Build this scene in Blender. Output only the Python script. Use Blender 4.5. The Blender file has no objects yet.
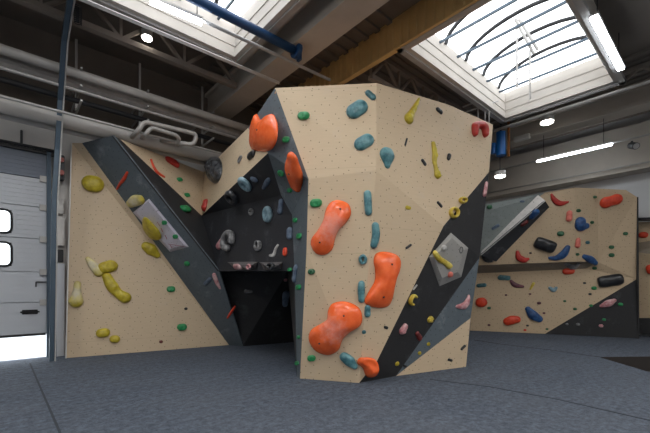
import bpy, bmesh, math, random
from mathutils import Vector, Matrix, noise
from mathutils.bvhtree import BVHTree
from mathutils.geometry import tessellate_polygon
random.seed(7)
SC = bpy.context.scene
COL = SC.collection
# ------------------------------------------------------------------ camera, world, light, exposure
F = 362.0; CX = 325.0; HY = 287.0; CH = 1.42; S_, C_ = 0.7495, 0.6620
cd = bpy.data.cameras.new('camera'); cam = bpy.data.objects.new('camera', cd); COL.objects.link(cam)
cam.location = (0, 0, CH); cam.rotation_euler = (math.pi/2, 0, -math.asin(C_))
cd.sensor_width = 36; cd.lens = F*36/650; cd.shift_y = (HY-216.5)/650; cd.clip_start = .05
SC.camera = cam
W = bpy.data.worlds.new('sky'); SC.world = W; W.use_nodes = True
W.node_tree.nodes['Background'].inputs[0].default_value = (.86, .93, 1, 1)
W.node_tree.nodes['Background'].inputs[1].default_value = 3.2
SC.view_settings.view_transform = 'Standard'; SC.view_settings.look = 'None'
SC.view_settings.gamma = 1; SC.view_settings.exposure = 0.3; SC.view_settings.use_curve_mapping = False
SKY = 3.2       # brightness of the skylight glazing
LED = 14.0      # brightness of lamp faces
HALL_FILL = 13.0      # unseen lamp panels added to brighten the hall

# ------------------------------------------------------------------ pixel rays -> world points
def ray(px, py):
    X = (px-CX)/F; Z = (HY-py)/F
    return Vector((S_*X + C_, -C_*X + S_, Z))
O = Vector((0, 0, CH))
def P(px, py, d): return O + ray(px, py)*d
def Pz(px, py, z): r = ray(px, py); return O + r*((z-CH)/r.z)
def Pf(px, py): return Pz(px, py, 0)
def Pt(px, py): return Pz(px, py, 4.4)
def Px(px, py, x): r = ray(px, py); return O + r*(x/r.x)
def Py(px, py, y): r = ray(px, py); return O + r*(y/r.y)
def Ppl(px, py, a, b, c):
    n = (b-a).cross(c-a); r = ray(px, py); return O + r*((a-O).dot(n)/r.dot(n))

# ------------------------------------------------------------------ materials
def lin(c):
    return tuple(((v/255)/12.92 if v/255 <= .04045 else ((v/255+.055)/1.055)**2.4) for v in c)+(1,)
MC = {}
def newmat(name):
    m = bpy.data.materials.new(name); m.use_nodes = True
    return m, m.node_tree, m.node_tree.nodes['Principled BSDF']
def nd(t, typ, **kw):
    n = t.nodes.new(typ)
    for k, v in kw.items(): setattr(n, k, v)
    return n
def math_(t, op, a, b=None, c=None):
    n = nd(t, 'ShaderNodeMath', operation=op)
    for i, v in enumerate((a, b, c)):
        if v is None: continue
        if isinstance(v, (int, float)): n.inputs[i].default_value = v
        else: t.links.new(v, n.inputs[i])
    return n.outputs[0]
def mixc(t, fac, a, b):
    n = nd(t, 'ShaderNodeMix', data_type='RGBA')
    for i, v in ((0, fac), (6, a), (7, b)):
        if isinstance(v, (int, float)): n.inputs[i].default_value = v
        elif isinstance(v, tuple): n.inputs[i].default_value = v
        else: t.links.new(v, n.inputs[i])
    return n.outputs[2]
def noise_(t, vec, scale, detail=3, rough=.55):
    n = nd(t, 'ShaderNodeTexNoise'); n.inputs['Scale'].default_value = scale
    n.inputs['Detail'].default_value = detail; n.inputs['Roughness'].default_value = rough
    if vec is not None: t.links.new(vec, n.inputs['Vector'])
    return n.outputs['Fac']
def ramp(t, v, lo, hi):
    n = nd(t, 'ShaderNodeMapRange'); n.inputs[1].default_value = lo; n.inputs[2].default_value = hi
    t.links.new(v, n.inputs[0]); return n.outputs[0]
def mapping(t, vec, sc, rot=(0, 0, 0)):
    n = nd(t, 'ShaderNodeMapping'); n.inputs['Scale'].default_value = sc; n.inputs['Rotation'].default_value = rot
    t.links.new(vec, n.inputs[0]); return n.outputs[0]
def bump(t, b, h, strength=.3, dist=.01):
    n = nd(t, 'ShaderNodeBump'); n.inputs['Strength'].default_value = strength; n.inputs['Distance'].default_value = dist
    t.links.new(h, n.inputs['Height']); t.links.new(n.outputs[0], b.inputs['Normal'])

def m_plain(name, rgb, rough=.6, metal=0, var=.12, scale=3, bmp=0):
    if name in MC: return MC[name]
    m, t, b = newmat(name); c = lin(rgb)
    tc = nd(t, 'ShaderNodeTexCoord')
    f = noise_(t, tc.outputs['Object'], scale, 4)
    d = tuple(v*(1-var*1.6) for v in c[:3])+(1,); l = tuple(min(1, v*(1+var)) for v in c[:3])+(1,)
    t.links.new(mixc(t, f, d, l), b.inputs['Base Color'])
    b.inputs['Roughness'].default_value = rough; b.inputs['Metallic'].default_value = metal
    if bmp: bump(t, b, f, bmp)
    MC[name] = m; return m
def m_emit(name, rgb, strength):
    m, t, b = newmat(name)
    b.inputs['Base Color'].default_value = (.8, .8, .8, 1)
    b.inputs['Emission Color'].default_value = lin(rgb); b.inputs['Emission Strength'].default_value = strength
    MC[name] = m; return m
def m_panel(name, rgb, dot, grain=.10, rough=.6, chalk=0.0, wood=False, dotr=.0085):
    """climbing panel: metre UVs, staggered grid of T-nut holes, sheet joints"""
    m, t, b = newmat(name); c = lin(rgb)
    uv = nd(t, 'ShaderNodeUVMap'); U = uv.outputs[0]
    sx = nd(t, 'ShaderNodeSeparateXYZ'); t.links.new(U, sx.inputs[0]); u, v = sx.outputs[0], sx.outputs[1]
    g1 = noise_(t, mapping(t, U, (2.2, 30, 1) if wood else (3, 3, 3)), 2.0, 4)
    g2 = noise_(t, U, 1.1, 3)
    d = tuple(x*(1-grain*1.6) for x in c[:3])+(1,); l = tuple(min(1, x*(1+grain)) for x in c[:3])+(1,)
    col = mixc(t, g1, d, l)
    col = mixc(t, math_(t, 'MULTIPLY', g2, .22), col, tuple(x*.72 for x in c[:3])+(1,))
    if chalk:
        k = ramp(t, noise_(t, U, 2.3, 5, .7), .56, .78)
        col = mixc(t, math_(t, 'MULTIPLY', k, chalk), col, (.5, .52, .55, 1))
    # sheet joints
    jf = math_(t, 'PINGPONG', math_(t, 'ADD', v, 10.37), .61)
    j = math_(t, 'LESS_THAN', jf, .004)
    col = mixc(t, math_(t, 'MULTIPLY', j, .22), col, tuple(x*.4 for x in c[:3])+(1,))
    # T-nuts, two interleaved grids, jittered
    pitch = .19
    wv = nd(t, 'ShaderNodeTexWhiteNoise', noise_dimensions='2D')
    def grid(off):
        uu = math_(t, 'DIVIDE', math_(t, 'ADD', u, off+50), pitch); vv = math_(t, 'DIVIDE', math_(t, 'ADD', v, off+50), pitch)
        fu = math_(t, 'FLOOR', uu); fv = math_(t, 'FLOOR', vv)
        cb = nd(t, 'ShaderNodeCombineXYZ'); t.links.new(fu, cb.inputs[0]); t.links.new(fv, cb.inputs[1])
        w = nd(t, 'ShaderNodeTexWhiteNoise', noise_dimensions='3D'); t.links.new(cb.outputs[0], w.inputs['Vector'])
        sw = nd(t, 'ShaderNodeSeparateColor'); t.links.new(w.outputs['Color'], sw.inputs[0])
        cu = math_(t, 'MULTIPLY_ADD', sw.outputs[0], .6, .2); cv = math_(t, 'MULTIPLY_ADD', sw.outputs[1], .6, .2)
        du = math_(t, 'SUBTRACT', math_(t, 'SUBTRACT', uu, fu), cu); dv = math_(t, 'SUBTRACT', math_(t, 'SUBTRACT', vv, fv), cv)
        r2 = math_(t, 'ADD', math_(t, 'MULTIPLY', du, du), math_(t, 'MULTIPLY', dv, dv))
        return math_(t, 'LESS_THAN', r2, (dotr/pitch)**2)
    dd = math_(t, 'MAXIMUM', grid(0), grid(pitch/2))
    col = mixc(t, math_(t, 'MULTIPLY', dd, .7), col, lin(dot))
    t.links.new(col, b.inputs['Base Color']); b.inputs['Roughness'].default_value = rough
    bump(t, b, g1, .06, .004)
    MC[name] = m; return m
def m_hold(rgb, rgb2=None, rough=.42, chalk=0.0, scale=9):
    key = ('hold', rgb, rgb2, rough, chalk)
    if key in MC: return MC[key]
    m, t, b = newmat('hold_resin'); c = lin(rgb); c2 = lin(rgb2) if rgb2 else tuple(v*.72 for v in c[:3])+(1,)
    tc = nd(t, 'ShaderNodeTexCoord'); ob = tc.outputs['Object']
    f = ramp(t, noise_(t, ob, scale, 4, .6), .38, .62)
    col = mixc(t, f, c2, c)
    if chalk:
        g = nd(t, 'ShaderNodeVectorMath', operation='LENGTH'); t.links.new(ob, g.inputs[0])
        k = ramp(t, math_(t, 'ADD', g.outputs['Value'], math_(t, 'MULTIPLY', noise_(t, ob, 14, 5, .7), .28)), .42, .16)
        col = mixc(t, math_(t, 'MULTIPLY', k, chalk), col, (.72, .68, .66, 1))
    t.links.new(col, b.inputs['Base Color']); b.inputs['Roughness'].default_value = rough
    bump(t, b, noise_(t, ob, 120, 2), .12, .002)
    MC[key] = m; return m

WOOD = m_panel('birch_plywood', (207, 185, 155), (96, 76, 58), grain=.06, wood=True, chalk=.12)
WOOD2 = m_panel('birch_plywood_far', (200, 177, 146), (96, 76, 58), grain=.07, wood=True, dotr=.009)
GREY = m_panel('slate_grey_paint', (90, 100, 107), (44, 48, 52), chalk=.35, dotr=.010)
BLACK = m_panel('black_paint', (40, 40, 42), (20, 20, 22), chalk=.10, rough=.7, dotr=.010)
BLUEB = m_panel('blue_black_paint', (42, 43, 48), (20, 20, 22), chalk=.15, rough=.65, dotr=.010)
FGREY = m_panel('pale_grey_green_paint', (136, 144, 142), (60, 64, 62), chalk=.3)
UNDER = m_panel('shaded_underside_tone', (150, 138, 122), (70, 64, 58), chalk=.2)  # beige darkened by the shade under the far ledge, put into the colour
EDGE = m_plain('plywood_edge', (190, 150, 112), .7, var=.2, scale=14)
CONC = m_plain('painted_concrete', (206, 203, 199), .8, var=.10, scale=1.2)
CONCB = m_plain('beam_concrete', (190, 182, 171), .85, var=.16, scale=1.5, bmp=.1)
WHITEW = m_plain('white_wall_paint', (205, 205, 206), .8, var=.04, scale=.8)
DECK = m_plain('dark_roof_deck', (118, 110, 102), .9, var=.25, scale=.9)
TRUSS = m_plain('dark_truss_steel', (136, 126, 116), .75, var=.2, scale=2)
TAN = m_plain('tan_trapezoid_sheet', (222, 186, 124), .6, var=.2, scale=1.2)
CREAM = m_plain('cream_curb_boards', (198, 192, 184), .7, var=.12, scale=2)
GALV = m_plain('galvanised_steel', (178, 176, 173), .45, .2, var=.15, scale=6)
DUCT = m_plain('duct_sheet_metal', (186, 182, 177), .5, .1, var=.18, scale=2)
DSTEEL = m_plain('dark_steel', (46, 47, 50), .5, .3)
RAILM = m_plain('blue_grey_painted_steel', (72, 88, 102), .45, .3, scale=6)
BLUEM = m_plain('blue_painted_pipe', (28, 66, 108), .4, .1, scale=5)
DOORM = m_plain('door_sheet', (188, 192, 198), .5, .1, var=.05, scale=2)
RUBBER = m_plain('black_rubber', (25, 26, 28), .7)
WHITEP = m_plain('white_plastic', (205, 203, 198), .45, var=.05)
BOLT = m_plain('bolt_steel', (60, 60, 62), .35, .8)

# ------------------------------------------------------------------ object helpers
def tag(o, label=None, cat=None, group=None, kind=None):
    if label: o['label'] = label
    if cat: o['category'] = cat
    if group: o['group'] = group
    if kind: o['kind'] = kind
    return o
def empty(name, loc, label=None, cat=None, group=None, kind=None):
    o = bpy.data.objects.new(name, None); COL.objects.link(o); o.location = loc; o.empty_display_size = .1
    return tag(o, label, cat, group, kind)
def link(name, bm, mat, parent=None, smooth=False, origin=None, recalc=True):
    if recalc: bmesh.ops.recalc_face_normals(bm, faces=bm.faces)
    off = Vector(parent.location) if parent else (Vector(origin) if origin is not None else Vector((0, 0, 0)))
    if parent is None and origin is None and len(bm.verts):
        s = Vector((0, 0, 0))
        for v in bm.verts: s += v.co
        off = s/len(bm.verts)
    for v in bm.verts: v.co -= off
    me = bpy.data.meshes.new(name); bm.to_mesh(me); bm.free()
    me.materials.append(mat)
    if smooth:
        for p in me.polygons: p.use_smooth = True
    o = bpy.data.objects.new(name, me); COL.objects.link(o)
    if parent: o.parent = parent
    else: o.location = off
    return o
def box(bm, lo, hi, mtx=None):
    vs = []
    for z in (lo[2], hi[2]):
        for x, y in ((lo[0], lo[1]), (hi[0], lo[1]), (hi[0], hi[1]), (lo[0], hi[1])):
            v = Vector((x, y, z)); vs.append(bm.verts.new(mtx @ v if mtx else v))
    for f in ((0, 3, 2, 1), (4, 5, 6, 7), (0, 1, 5, 4), (1, 2, 6, 5), (2, 3, 7, 6), (3, 0, 4, 7)):
        bm.faces.new([vs[i] for i in f])
def bxo(name, lo, hi, mat, parent=None, kind=None, bev=0):
    bm = bmesh.new(); box(bm, lo, hi)
    if bev: bmesh.ops.bevel(bm, geom=bm.edges[:], offset=bev, segments=2, affect='EDGES')
    o = link(name, bm, mat, parent); 
    if kind: o['kind'] = kind
    return o
def bar(bm, a, b, w, h=None):
    """rectangular bar from a to b"""
    h = h or w; a = Vector(a); b = Vector(b); d = b-a; L = d.length; d.normalize()
    up = Vector((0, 0, 1)) if abs(d.z) < .95 else Vector((0, 1, 0))
    s = d.cross(up).normalized(); u = s.cross(d)
    m = Matrix((( s.x, d.x, u.x, a.x), (s.y, d.y, u.y, a.y), (s.z, d.z, u.z, a.z), (0, 0, 0, 1)))
    box(bm, (-w/2, 0, -h/2), (w/2, L, h/2), m)
def tube(bm, pts, r, n=12, cap=True, ribs=0):
    pts = [Vector(p) for p in pts]
    if ribs:
        out = []
        for a, b in zip(pts, pts[1:]):
            k = max(1, int((b-a).length/ribs))
            out += [a.lerp(b, i/k) for i in range(k)]
        pts = out+[pts[-1]]
    rings = []; prev = None
    for i, p in enumerate(pts):
        d = ((pts[min(i+1, len(pts)-1)]-p).normalized() + (p-pts[max(i-1, 0)]).normalized()).normalized()
        up = prev if prev else (Vector((0, 0, 1)) if abs(d.z) < .9 else Vector((0, 1, 0)))
        s = d.cross(up).normalized(); u = s.cross(d).normalized(); prev = u
        rr = r*(1+(.07 if ribs and i % 2 else 0))
        rings.append([bm.verts.new(p + s*math.cos(k*2*math.pi/n)*rr + u*math.sin(k*2*math.pi/n)*rr) for k in range(n)])
    for a, b in zip(rings, rings[1:]):
        for k in range(n): bm.faces.new((a[k], a[(k+1) % n], b[(k+1) % n], b[k]))
    if cap: bm.faces.new(rings[0][::-1]); bm.faces.new(rings[-1])
def bend(pts, r=.15, k=5):
    pts = [Vector(p) for p in pts]; out = [pts[0]]
    for i in range(1, len(pts)-1):
        p = pts[i]; a = (pts[i-1]-p); b = (pts[i+1]-p); rr = min(r, a.length*.45, b.length*.45)
        A = p+a.normalized()*rr; B = p+b.normalized()*rr
        for j in range(k+1):
            t = j/k; out.append(A*(1-t)**2 + p*2*t*(1-t) + B*t*t)
    return out+[pts[-1]]

PANELS = []     # world-space triangles of surfaces that holds bolt to
def panel(name, pts, mat, parent, th=.03, target=True, label=None):
    pts = [Vector(p) for p in pts]
    n = Vector((0, 0, 0))
    for i in range(len(pts)):
        a, b = pts[i], pts[(i+1) % len(pts)]
        n += Vector(((a.y-b.y)*(a.z+b.z), (a.z-b.z)*(a.x+b.x), (a.x-b.x)*(a.y+b.y)))
    n.normalize(); c = sum(pts, Vector())/len(pts)
    if n.dot(O-c) < 0: n = -n; pts = pts[::-1]
    tris = tessellate_polygon([pts])
    ua = Vector((0, 0, 1)).cross(n)
    ua = ua.normalized() if ua.length > .05 else Vector((1, 0, 0))
    va = n.cross(ua)
    bm = bmesh.new(); uvl = bm.loops.layers.uv.new('UVMap')
    fr = [bm.verts.new(p) for p in pts]; bk = [bm.verts.new(p-n*th) for p in pts]
    for t in tris:
        bm.faces.new([fr[i] for i in t]); bm.faces.new([bk[i] for i in t][::-1])
        if target: PANELS.append([pts[i].copy() for i in t])
    for i in range(len(pts)):
        j = (i+1) % len(pts)
        bm.faces.new((fr[i], fr[j], bk[j], bk[i]))
    for f in bm.faces:
        for l in f.loops: l[uvl].uv = (l.vert.co.dot(ua), l.vert.co.dot(va))
    o = link(name, bm, mat, parent)
    if label: o['label'] = label
    return o

# ================================================================== ROOM
YW, XW, XB, YB, ZD = 9.3, 14.0, -6.5, -8.5, 6.6
# floor with the sunken gap between the mats at the right
fl = m_plain('mat_cover_carpet', (92, 99, 112), .95)
t = fl.node_tree; b = t.nodes['Principled BSDF']; t.nodes.clear()
out = nd(t, 'ShaderNodeOutputMaterial'); b = nd(t, 'ShaderNodeBsdfPrincipled'); t.links.new(b.outputs[0], out.inputs[0])
tc = nd(t, 'ShaderNodeTexCoord'); ob = tc.outputs['Object']
n1 = noise_(t, ob, 13, 6, .9); n2 = noise_(t, mapping(t, ob, (.35, 2.6, 1), (0, 0, .45)), 3.0, 4); n3 = noise_(t, ob, .7, 2)
c = mixc(t, ramp(t, n1, .36, .64), lin((36, 43, 54)), lin((100, 110, 125)))
c = mixc(t, math_(t, 'MULTIPLY', ramp(t, n2, .35, .7), .4), c, lin((56, 63, 73)))
c = mixc(t, math_(t, 'MULTIPLY', ramp(t, n3, .4, .7), .25), c, lin((90, 94, 101)))
t.links.new(c, b.inputs['Base Color']); b.inputs['Roughness'].default_value = .93
bump(t, b, math_(t, 'ADD', math_(t, 'MULTIPLY', n2, 1.0), math_(t, 'MULTIPLY', n1, .3)), .8, .04)
hole = [Pf(599, 357), Pf(640, 356.6), Pf(720, 356), Pf(720, 392), Pf(650, 372.3)]
outer = [Vector((XB, YB, 0)), Vector((XW, YB, 0)), Vector((XW, YW, 0)), Vector((XB, YW, 0))]
allp = outer+hole
bm = bmesh.new(); vs = [bm.verts.new(p) for p in allp]
for tr in tessellate_polygon([outer, hole]): bm.faces.new([vs[i] for i in tr])
for f in bm.faces:
    f.normal_update()
floor = link('floor', bm, fl, origin=(0, 0, 0), recalc=False); floor['kind'] = 'structure'
bm = bmesh.new(); hl = [bm.verts.new(p-Vector((0, 0, .3))) for p in hole]; hu = [bm.verts.new(p) for p in hole]; bm.faces.new(hl)
for i in range(5): bm.faces.new((hu[i], hu[(i+1) % 5], hl[(i+1) % 5], hl[i]))
pit = link('pit_floor', bm, m_plain('dark_subfloor', (50, 45, 43), .9), parent=floor)
SEAM = m_plain('mat_seam', (46, 51, 59), .9)
def seam(pxs):
    bm = bmesh.new(); pts = [Pf(*p) for p in pxs]
    for a, b_ in zip(pts, pts[1:]): bar(bm, a+Vector((0, 0, .002)), b_+Vector((0, 0, .002)), .022, .008)
    link('mat_seam', bm, SEAM, parent=floor)
seam([(474, 340), (503, 344.5), (550, 350), (599, 357)])
seam([(430, 379.5), (490, 387), (560, 400), (660, 423)])
seam([(30, 363.5), (37, 380), (60, 433)])

# outside the door: ground
bxo('ground', (-8, YW+.25, -.15), (6, YW+14, -.05), m_plain('yard_concrete', (205, 205, 205), .9), kind='structure')

# wall with the roller door: opening x -3.4..0.6, z 0..4
DX0, DX1, DZ = -3.4, Py(47.5, 250, 9.3).x, Py(44, 154.5, 9.3).z
zq = lambda py: Py(30, py, 9.3).z
bm = bmesh.new()
box(bm, (XB, YW, -.02), (DX0, YW+.25, ZD)); box(bm, (DX1, YW, -.02), (XW, YW+.25, ZD)); box(bm, (DX0, YW, DZ), (DX1, YW+.25, ZD))
link('wall_left', bm, CONC)['kind'] = 'structure'
bm = bmesh.new(); box(bm, (XB, YW-.05, 4.72), (XW, YW-.001, ZD)); link('trim_20', bm, DECK)['kind'] = 'structure'  # added dark band covering the upper wall behind the ducts
bm = bmesh.new(); box(bm, (XW, YB, -.02), (XW+.25, YW+.25, ZD)); link('wall_right', bm, WHITEW)['kind'] = 'structure'
bm = bmesh.new(); box(bm, (XB-.25, YB, -.02), (XB, YW+.25, ZD)); link('wall_back', bm, WHITEW)['kind'] = 'structure'
bm = bmesh.new(); box(bm, (XB-.25, YB-.25, -.02), (XW+.25, YB, ZD)); link('wall_front', bm, WHITEW)['kind'] = 'structure'

# roof deck with skylight holes
SKYL = [(5.8, 10.2, 1.76, 4.15), (-.95, 3.45, 3.0, 6.62), (5.8, 10.2, -5.2, -1.6), (-.95, 3.45, -5.6, -1.4), (-5.6, -2.2, -2, 3)]  # last three are unseen skylights, added to light the hall
HS = [(s[0]-.065, s[1]+.065, s[2]-.065, s[3]+.065) for s in SKYL]
xs = sorted({XB, XW} | {s[0] for s in HS} | {s[1] for s in HS}); ys = sorted({YB, YW} | {s[2] for s in HS} | {s[3] for s in HS})
bm = bmesh.new()
for x0, x1 in zip(xs, xs[1:]):
    for y0, y1 in zip(ys, ys[1:]):
        mx, my = (x0+x1)/2, (y0+y1)/2
        if any(s[0] < mx < s[1] and s[2] < my < s[3] for s in HS): continue
        box(bm, (x0, y0, ZD), (x1, y1, ZD+.2))
link('ceiling', bm, DECK)['kind'] = 'structure'
# trapezoid ribs of the roof deck
bm = bmesh.new()
for i in range(60):
    x = 10.45+i*.3
    if x > XW: break
    box(bm, (x, YB, ZD-.05), (x+.12, YW, ZD))
for i in range(40):
    y = 4.4+i*.3
    if y > YW: break
    box(bm, (3.6, y, ZD-.05), (10.3, y+.12, ZD))
link('ceiling_rib', bm, DECK)['kind'] = 'structure'

GLAZE, t, b = newmat('skylight_glazing')
tc = nd(t, 'ShaderNodeTexCoord')
f = ramp(t, noise_(t, tc.outputs['Object'], 1.6, 5, .65), .3, .7)
t.links.new(mixc(t, f, (.46, .50, .54, 1), (1, 1, 1, 1)), b.inputs['Emission Color']); b.inputs['Emission Strength'].default_value = SKY
b.inputs['Base Color'].default_value = (.7, .7, .7, 1)
for k, (x0, x1, y0, y1) in enumerate(SKYL):
    w = empty('window_%d' % (k+1), ((x0+x1)/2, (y0+y1)/2, 6.0), kind='structure')
    bm = bmesh.new(); th = .07
    for lo, hi in (((x0-th, y0-th, 6.0), (x0, y1+th, 6.74)), ((x1, y0-th, 6.0), (x1+th, y1+th, 6.74)),
                   ((x0, y0-th, 6.0), (x1, y0, 6.74)), ((x0, y1, 6.0), (x1, y1+th, 6.74))): box(bm, lo, hi)
    # horizontal boards and lower lip
    for z in (6.0, 6.22, 6.44):
        e = .035 if z == 6.0 else .015
        box(bm, (x0, y0, z), (x1, y0+e, z+.14)); box(bm, (x0, y1-e, z), (x1, y1, z+.14))
        box(bm, (x0, y0, z), (x0+e, y1, z+.14)); box(bm, (x1-e, y0, z), (x1, y1, z+.14))
    link('skylight_curb', bm, CREAM, w)
    bm = bmesh.new()
    for (a, c_) in (((x0-.16, y0-.16, 5.96), (x1+.16, y0-.05, 6.05)), ((x0-.16, y1+.05, 5.96), (x1+.16, y1+.16, 6.05)),
                    ((x0-.16, y0-.16, 5.96), (x0-.05, y1+.16, 6.05)), ((x1+.05, y0-.16, 5.96), (x1+.16, y1+.16, 6.05))): box(bm, a, c_)
    link('skylight_trim', bm, GALV, w)
    # barrel vault glazing, arch across y
    yc, R = (y0+y1)/2, (y1-y0)/2; rise = R*.42
    bm = bmesh.new(); N = 14; rows = []
    for i in range(N+1):
        a = math.pi*i/N; y = yc-R*math.cos(a); z = 6.70+rise*math.sin(a)
        rows.append((bm.verts.new((x0, y, z)), bm.verts.new((x1, y, z))))
    for a, c_ in zip(rows, rows[1:]): bm.faces.new((a[0], a[1], c_[1], c_[0]))
    for s in (0, 1): bm.faces.new([r[s] for r in rows])
    link('glazing', bm, GLAZE, w, recalc=False)
    if k > 1: continue
    nr = 5
    for j in range(nr):
        x = x0+(x1-x0)*(j+.5)/nr
        bm = bmesh.new()
        tube(bm, [(x, yc-(R-.03)*math.cos(math.pi*i/N), 6.66+(rise-.02)*math.sin(math.pi*i/N)) for i in range(N+1)], .04, 8)
        link('vault_rib', bm, DSTEEL, w)
    for j in range(6):
        x = x0+(x1-x0)*(j+.5)/6
        bm = bmesh.new(); bar(bm, (x, y0, 6.6), (x, y1, 6.6), .03, .05); link('tie_bar', bm, RAILM, w)
    if k == 0:
        D_ = 7.75
        for (x_, ya, yb_) in ((517, 19, 87), (530, 50, 99)):
            bm = bmesh.new(); bar(bm, P(x_, ya, D_), P(x_, yb_, D_), .03); link('opener_rod', bm, GALV, w)
        for o_ in (0, 4):
            bm = bmesh.new(); bar(bm, P(515+o_, 19, D_), P(534+o_, 54-o_, D_), .04); link('opener_arm', bm, GALV, w)

# beams of the roof (part of the building)
def beam(n, boxes, mat):
    bm = bmesh.new()
    for lo, hi in boxes: box(bm, lo, hi)
    link('trim_%d' % n, bm, mat)['kind'] = 'structure'
beam(1, [((4.02, YB, 5.98), (4.38, YW, ZD)), ((3.94, YB, 5.86), (4.46, YW, 6.0)), ((3.94, YB, 6.42), (4.46, YW, 6.5))], CONCB)
beam(2, [((12.0, YB, 6.0), (12.5, YW, ZD)), ((11.94, YB, 6.0), (12.0, YW, 6.09))], CONCB)
beam(3, [((13.55, YB, 4.82), (XW, YW, 6.1)), ((13.47, YB, 4.76), (XW, YW, 4.84))], CONCB)
# tan corrugated fascia
bm = bmesh.new(); y = YB; 
prof = [(0, 0), (.07, 0), (.09, .035), (.16, .035), (.18, 0)]
lows, highs = [], []
while y < YW:
    for dy, dx in prof[:-1]:
        if y+dy < YW:
            lows.append(bm.verts.new((5.62-dx, y+dy, 6.0))); highs.append(bm.verts.new((5.62-dx, y+dy, 6.5)))
    y += .18
for i in range(len(lows)-1): bm.faces.new((lows[i], lows[i+1], highs[i+1], highs[i]))
box(bm, (5.585, YB, 5.97), (5.70, YW, 6.0)); box(bm, (5.63, YB, 6.0), (5.70, YW, ZD))
link('trim_4', bm, TAN, recalc=False)['kind'] = 'structure'
# trusses
tn = 5
def truss(a, b_, n, zb=5.95, zt=6.5):
    global tn
    a = Vector(a); b_ = Vector(b_); bm = bmesh.new()
    Z = lambda p, z: Vector((p.x, p.y, z))
    bar(bm, Z(a, zb), Z(b_, zb), .12, .10); bar(bm, Z(a, zt), Z(b_, zt), .12, .10)
    for i in range(n):
        p, q = a.lerp(b_, i/n), a.lerp(b_, (i+1)/n); m_ = p.lerp(q, .5)
        bar(bm, Z(p, zb), Z(m_, zt), .06); bar(bm, Z(m_, zt), Z(q, zb), .06); bar(bm, Z(p, zb), Z(p, zt), .045)
    link('trim_%d' % tn, bm, TRUSS)['kind'] = 'structure'; tn += 1
truss((XB, 7.45), (3.9, 7.45), 9)
truss((5.9, 5.2), (11.9, 5.2), 6)
truss((5.9, 6.8), (11.9, 6.8), 6)
truss((11.0, 4.3), (11.0, -6), 9, 6.1)
truss((13.0, 8.6), (13.0, -6), 11, 6.2)

# ------------------------------------------------------------------ sectional door
D = empty('door_1', ((DX0+DX1)/2, YW, 0), kind='structure')
zs = [zq(334), zq(302.5), zq(272), zq(239), zq(207), zq(178), DZ+.02]
HOLE = (-.62, Py(11.5, 240, 9.3).x)   # window span of x
DWIN = [(Py(4, 266, 9.3).z, Py(4, 242.5, 9.3).z), (Py(4, 233, 9.3).z, Py(4, 210, 9.3).z)]
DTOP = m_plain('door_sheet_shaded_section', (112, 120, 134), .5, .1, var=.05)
for i, (z0, z1) in enumerate(zip(zs, zs[1:])):
    bm = bmesh.new(); y0, y1 = YW-.06, YW-.01
    wz = [w for w in DWIN if z0 < w[0] < z1]
    if wz:
        a, c_ = wz[0]
        box(bm, (DX0+.02, y0, z0+.012), (HOLE[0], y1, z1-.004)); box(bm, (HOLE[1], y0, z0+.012), (DX1+.01, y1, z1-.004))
        box(bm, (HOLE[0], y0, z0+.012), (HOLE[1], y1, a)); box(bm, (HOLE[0], y0, c_), (HOLE[1], y1, z1-.004))
    else:
        box(bm, (DX0+.02, y0, z0+.012), (DX1+.01, y1, z1-.004))
    box(bm, (DX0+.02, YW-.02, z0-.012), (DX1+.01, YW-.008, z0+.03))
    for k in range(1, 7):   # pressed ribs
        z = z0+(z1-z0)*k/7
        if wz and wz[0][0]-.03 < z < wz[0][1]+.03: box(bm, (HOLE[1]+.05, y0-.006, z-.006), (DX1-.04, y0, z+.006)); continue
        box(bm, (DX0+.03, y0-.006, z-.006), (DX1-.04, y0, z+.006))
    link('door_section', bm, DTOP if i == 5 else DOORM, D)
GLASS, t, b = newmat('door_window_pane'); b.inputs['Base Color'].default_value = (.95, .97, 1, 1)
b.inputs['Transmission Weight'].default_value = 1; b.inputs['Roughness'].default_value = .25; b.inputs['IOR'].default_value = 1.1
for a, c_ in DWIN:
    # rounded frame
    bm = bmesh.new(); pts = []; r = .10
    for (cx, cz, a0) in ((HOLE[1]-r, c_-r, 0), (HOLE[0]+r, c_-r, 90), (HOLE[0]+r, a+r, 180), (HOLE[1]-r, a+r, 270)):
        for k in range(5):
            an = math.radians(a0+k*22.5); pts.append(Vector((cx+r*math.cos(an), YW-.065, cz+r*math.sin(an))))
    tube(bm, pts+[pts[0]], .022, 8, cap=False)
    # corner fillers
    for i_ in range(4):
        cx = (HOLE[1], HOLE[0], HOLE[0], HOLE[1])[i_]; cz = (c_, c_, a, a)[i_]; seg = pts[i_*5:i_*5+5]
        cv = bm.verts.new((cx, YW-.062, cz))
        vv = [bm.verts.new(p) for p in seg]
        for q in range(4): bm.faces.new((cv, vv[q], vv[q+1]))
    wf = link('window_frame', bm, RUBBER, D, smooth=True)
    bm = bmesh.new(); box(bm, (HOLE[0], YW-.045, a), (HOLE[1], YW-.035, c_)); 
    pn = link('pane', bm, GLASS, wf); pn.location = Vector(D.location)*0; 
bm = bmesh.new(); tube(bm, [(DX0+.02, YW-.035, zs[0]-.01), (DX1-.03, YW-.035, zs[0]-.01)], .03, 8); link('bottom_seal', bm, RUBBER, D)
bm = bmesh.new(); q = Py(30, 312, YW-.075); box(bm, (q.x-.15, q.y-.01, q.z-.045), (q.x+.15, q.y+.03, q.z+.045))
bmesh.ops.bevel(bm, geom=bm.edges[:], offset=.03, segments=3, affect='EDGES'); link('door_handle', bm, RUBBER, D)
bm = bmesh.new(); q1 = Py(36, 282, YW-.08); q2 = Py(47, 282, YW-.08); q3 = Py(36, 287, YW-.08)
bar(bm, q1, q2, .02); bar(bm, q1, q3, .02); link('latch_bar', bm, DSTEEL, D)
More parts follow.
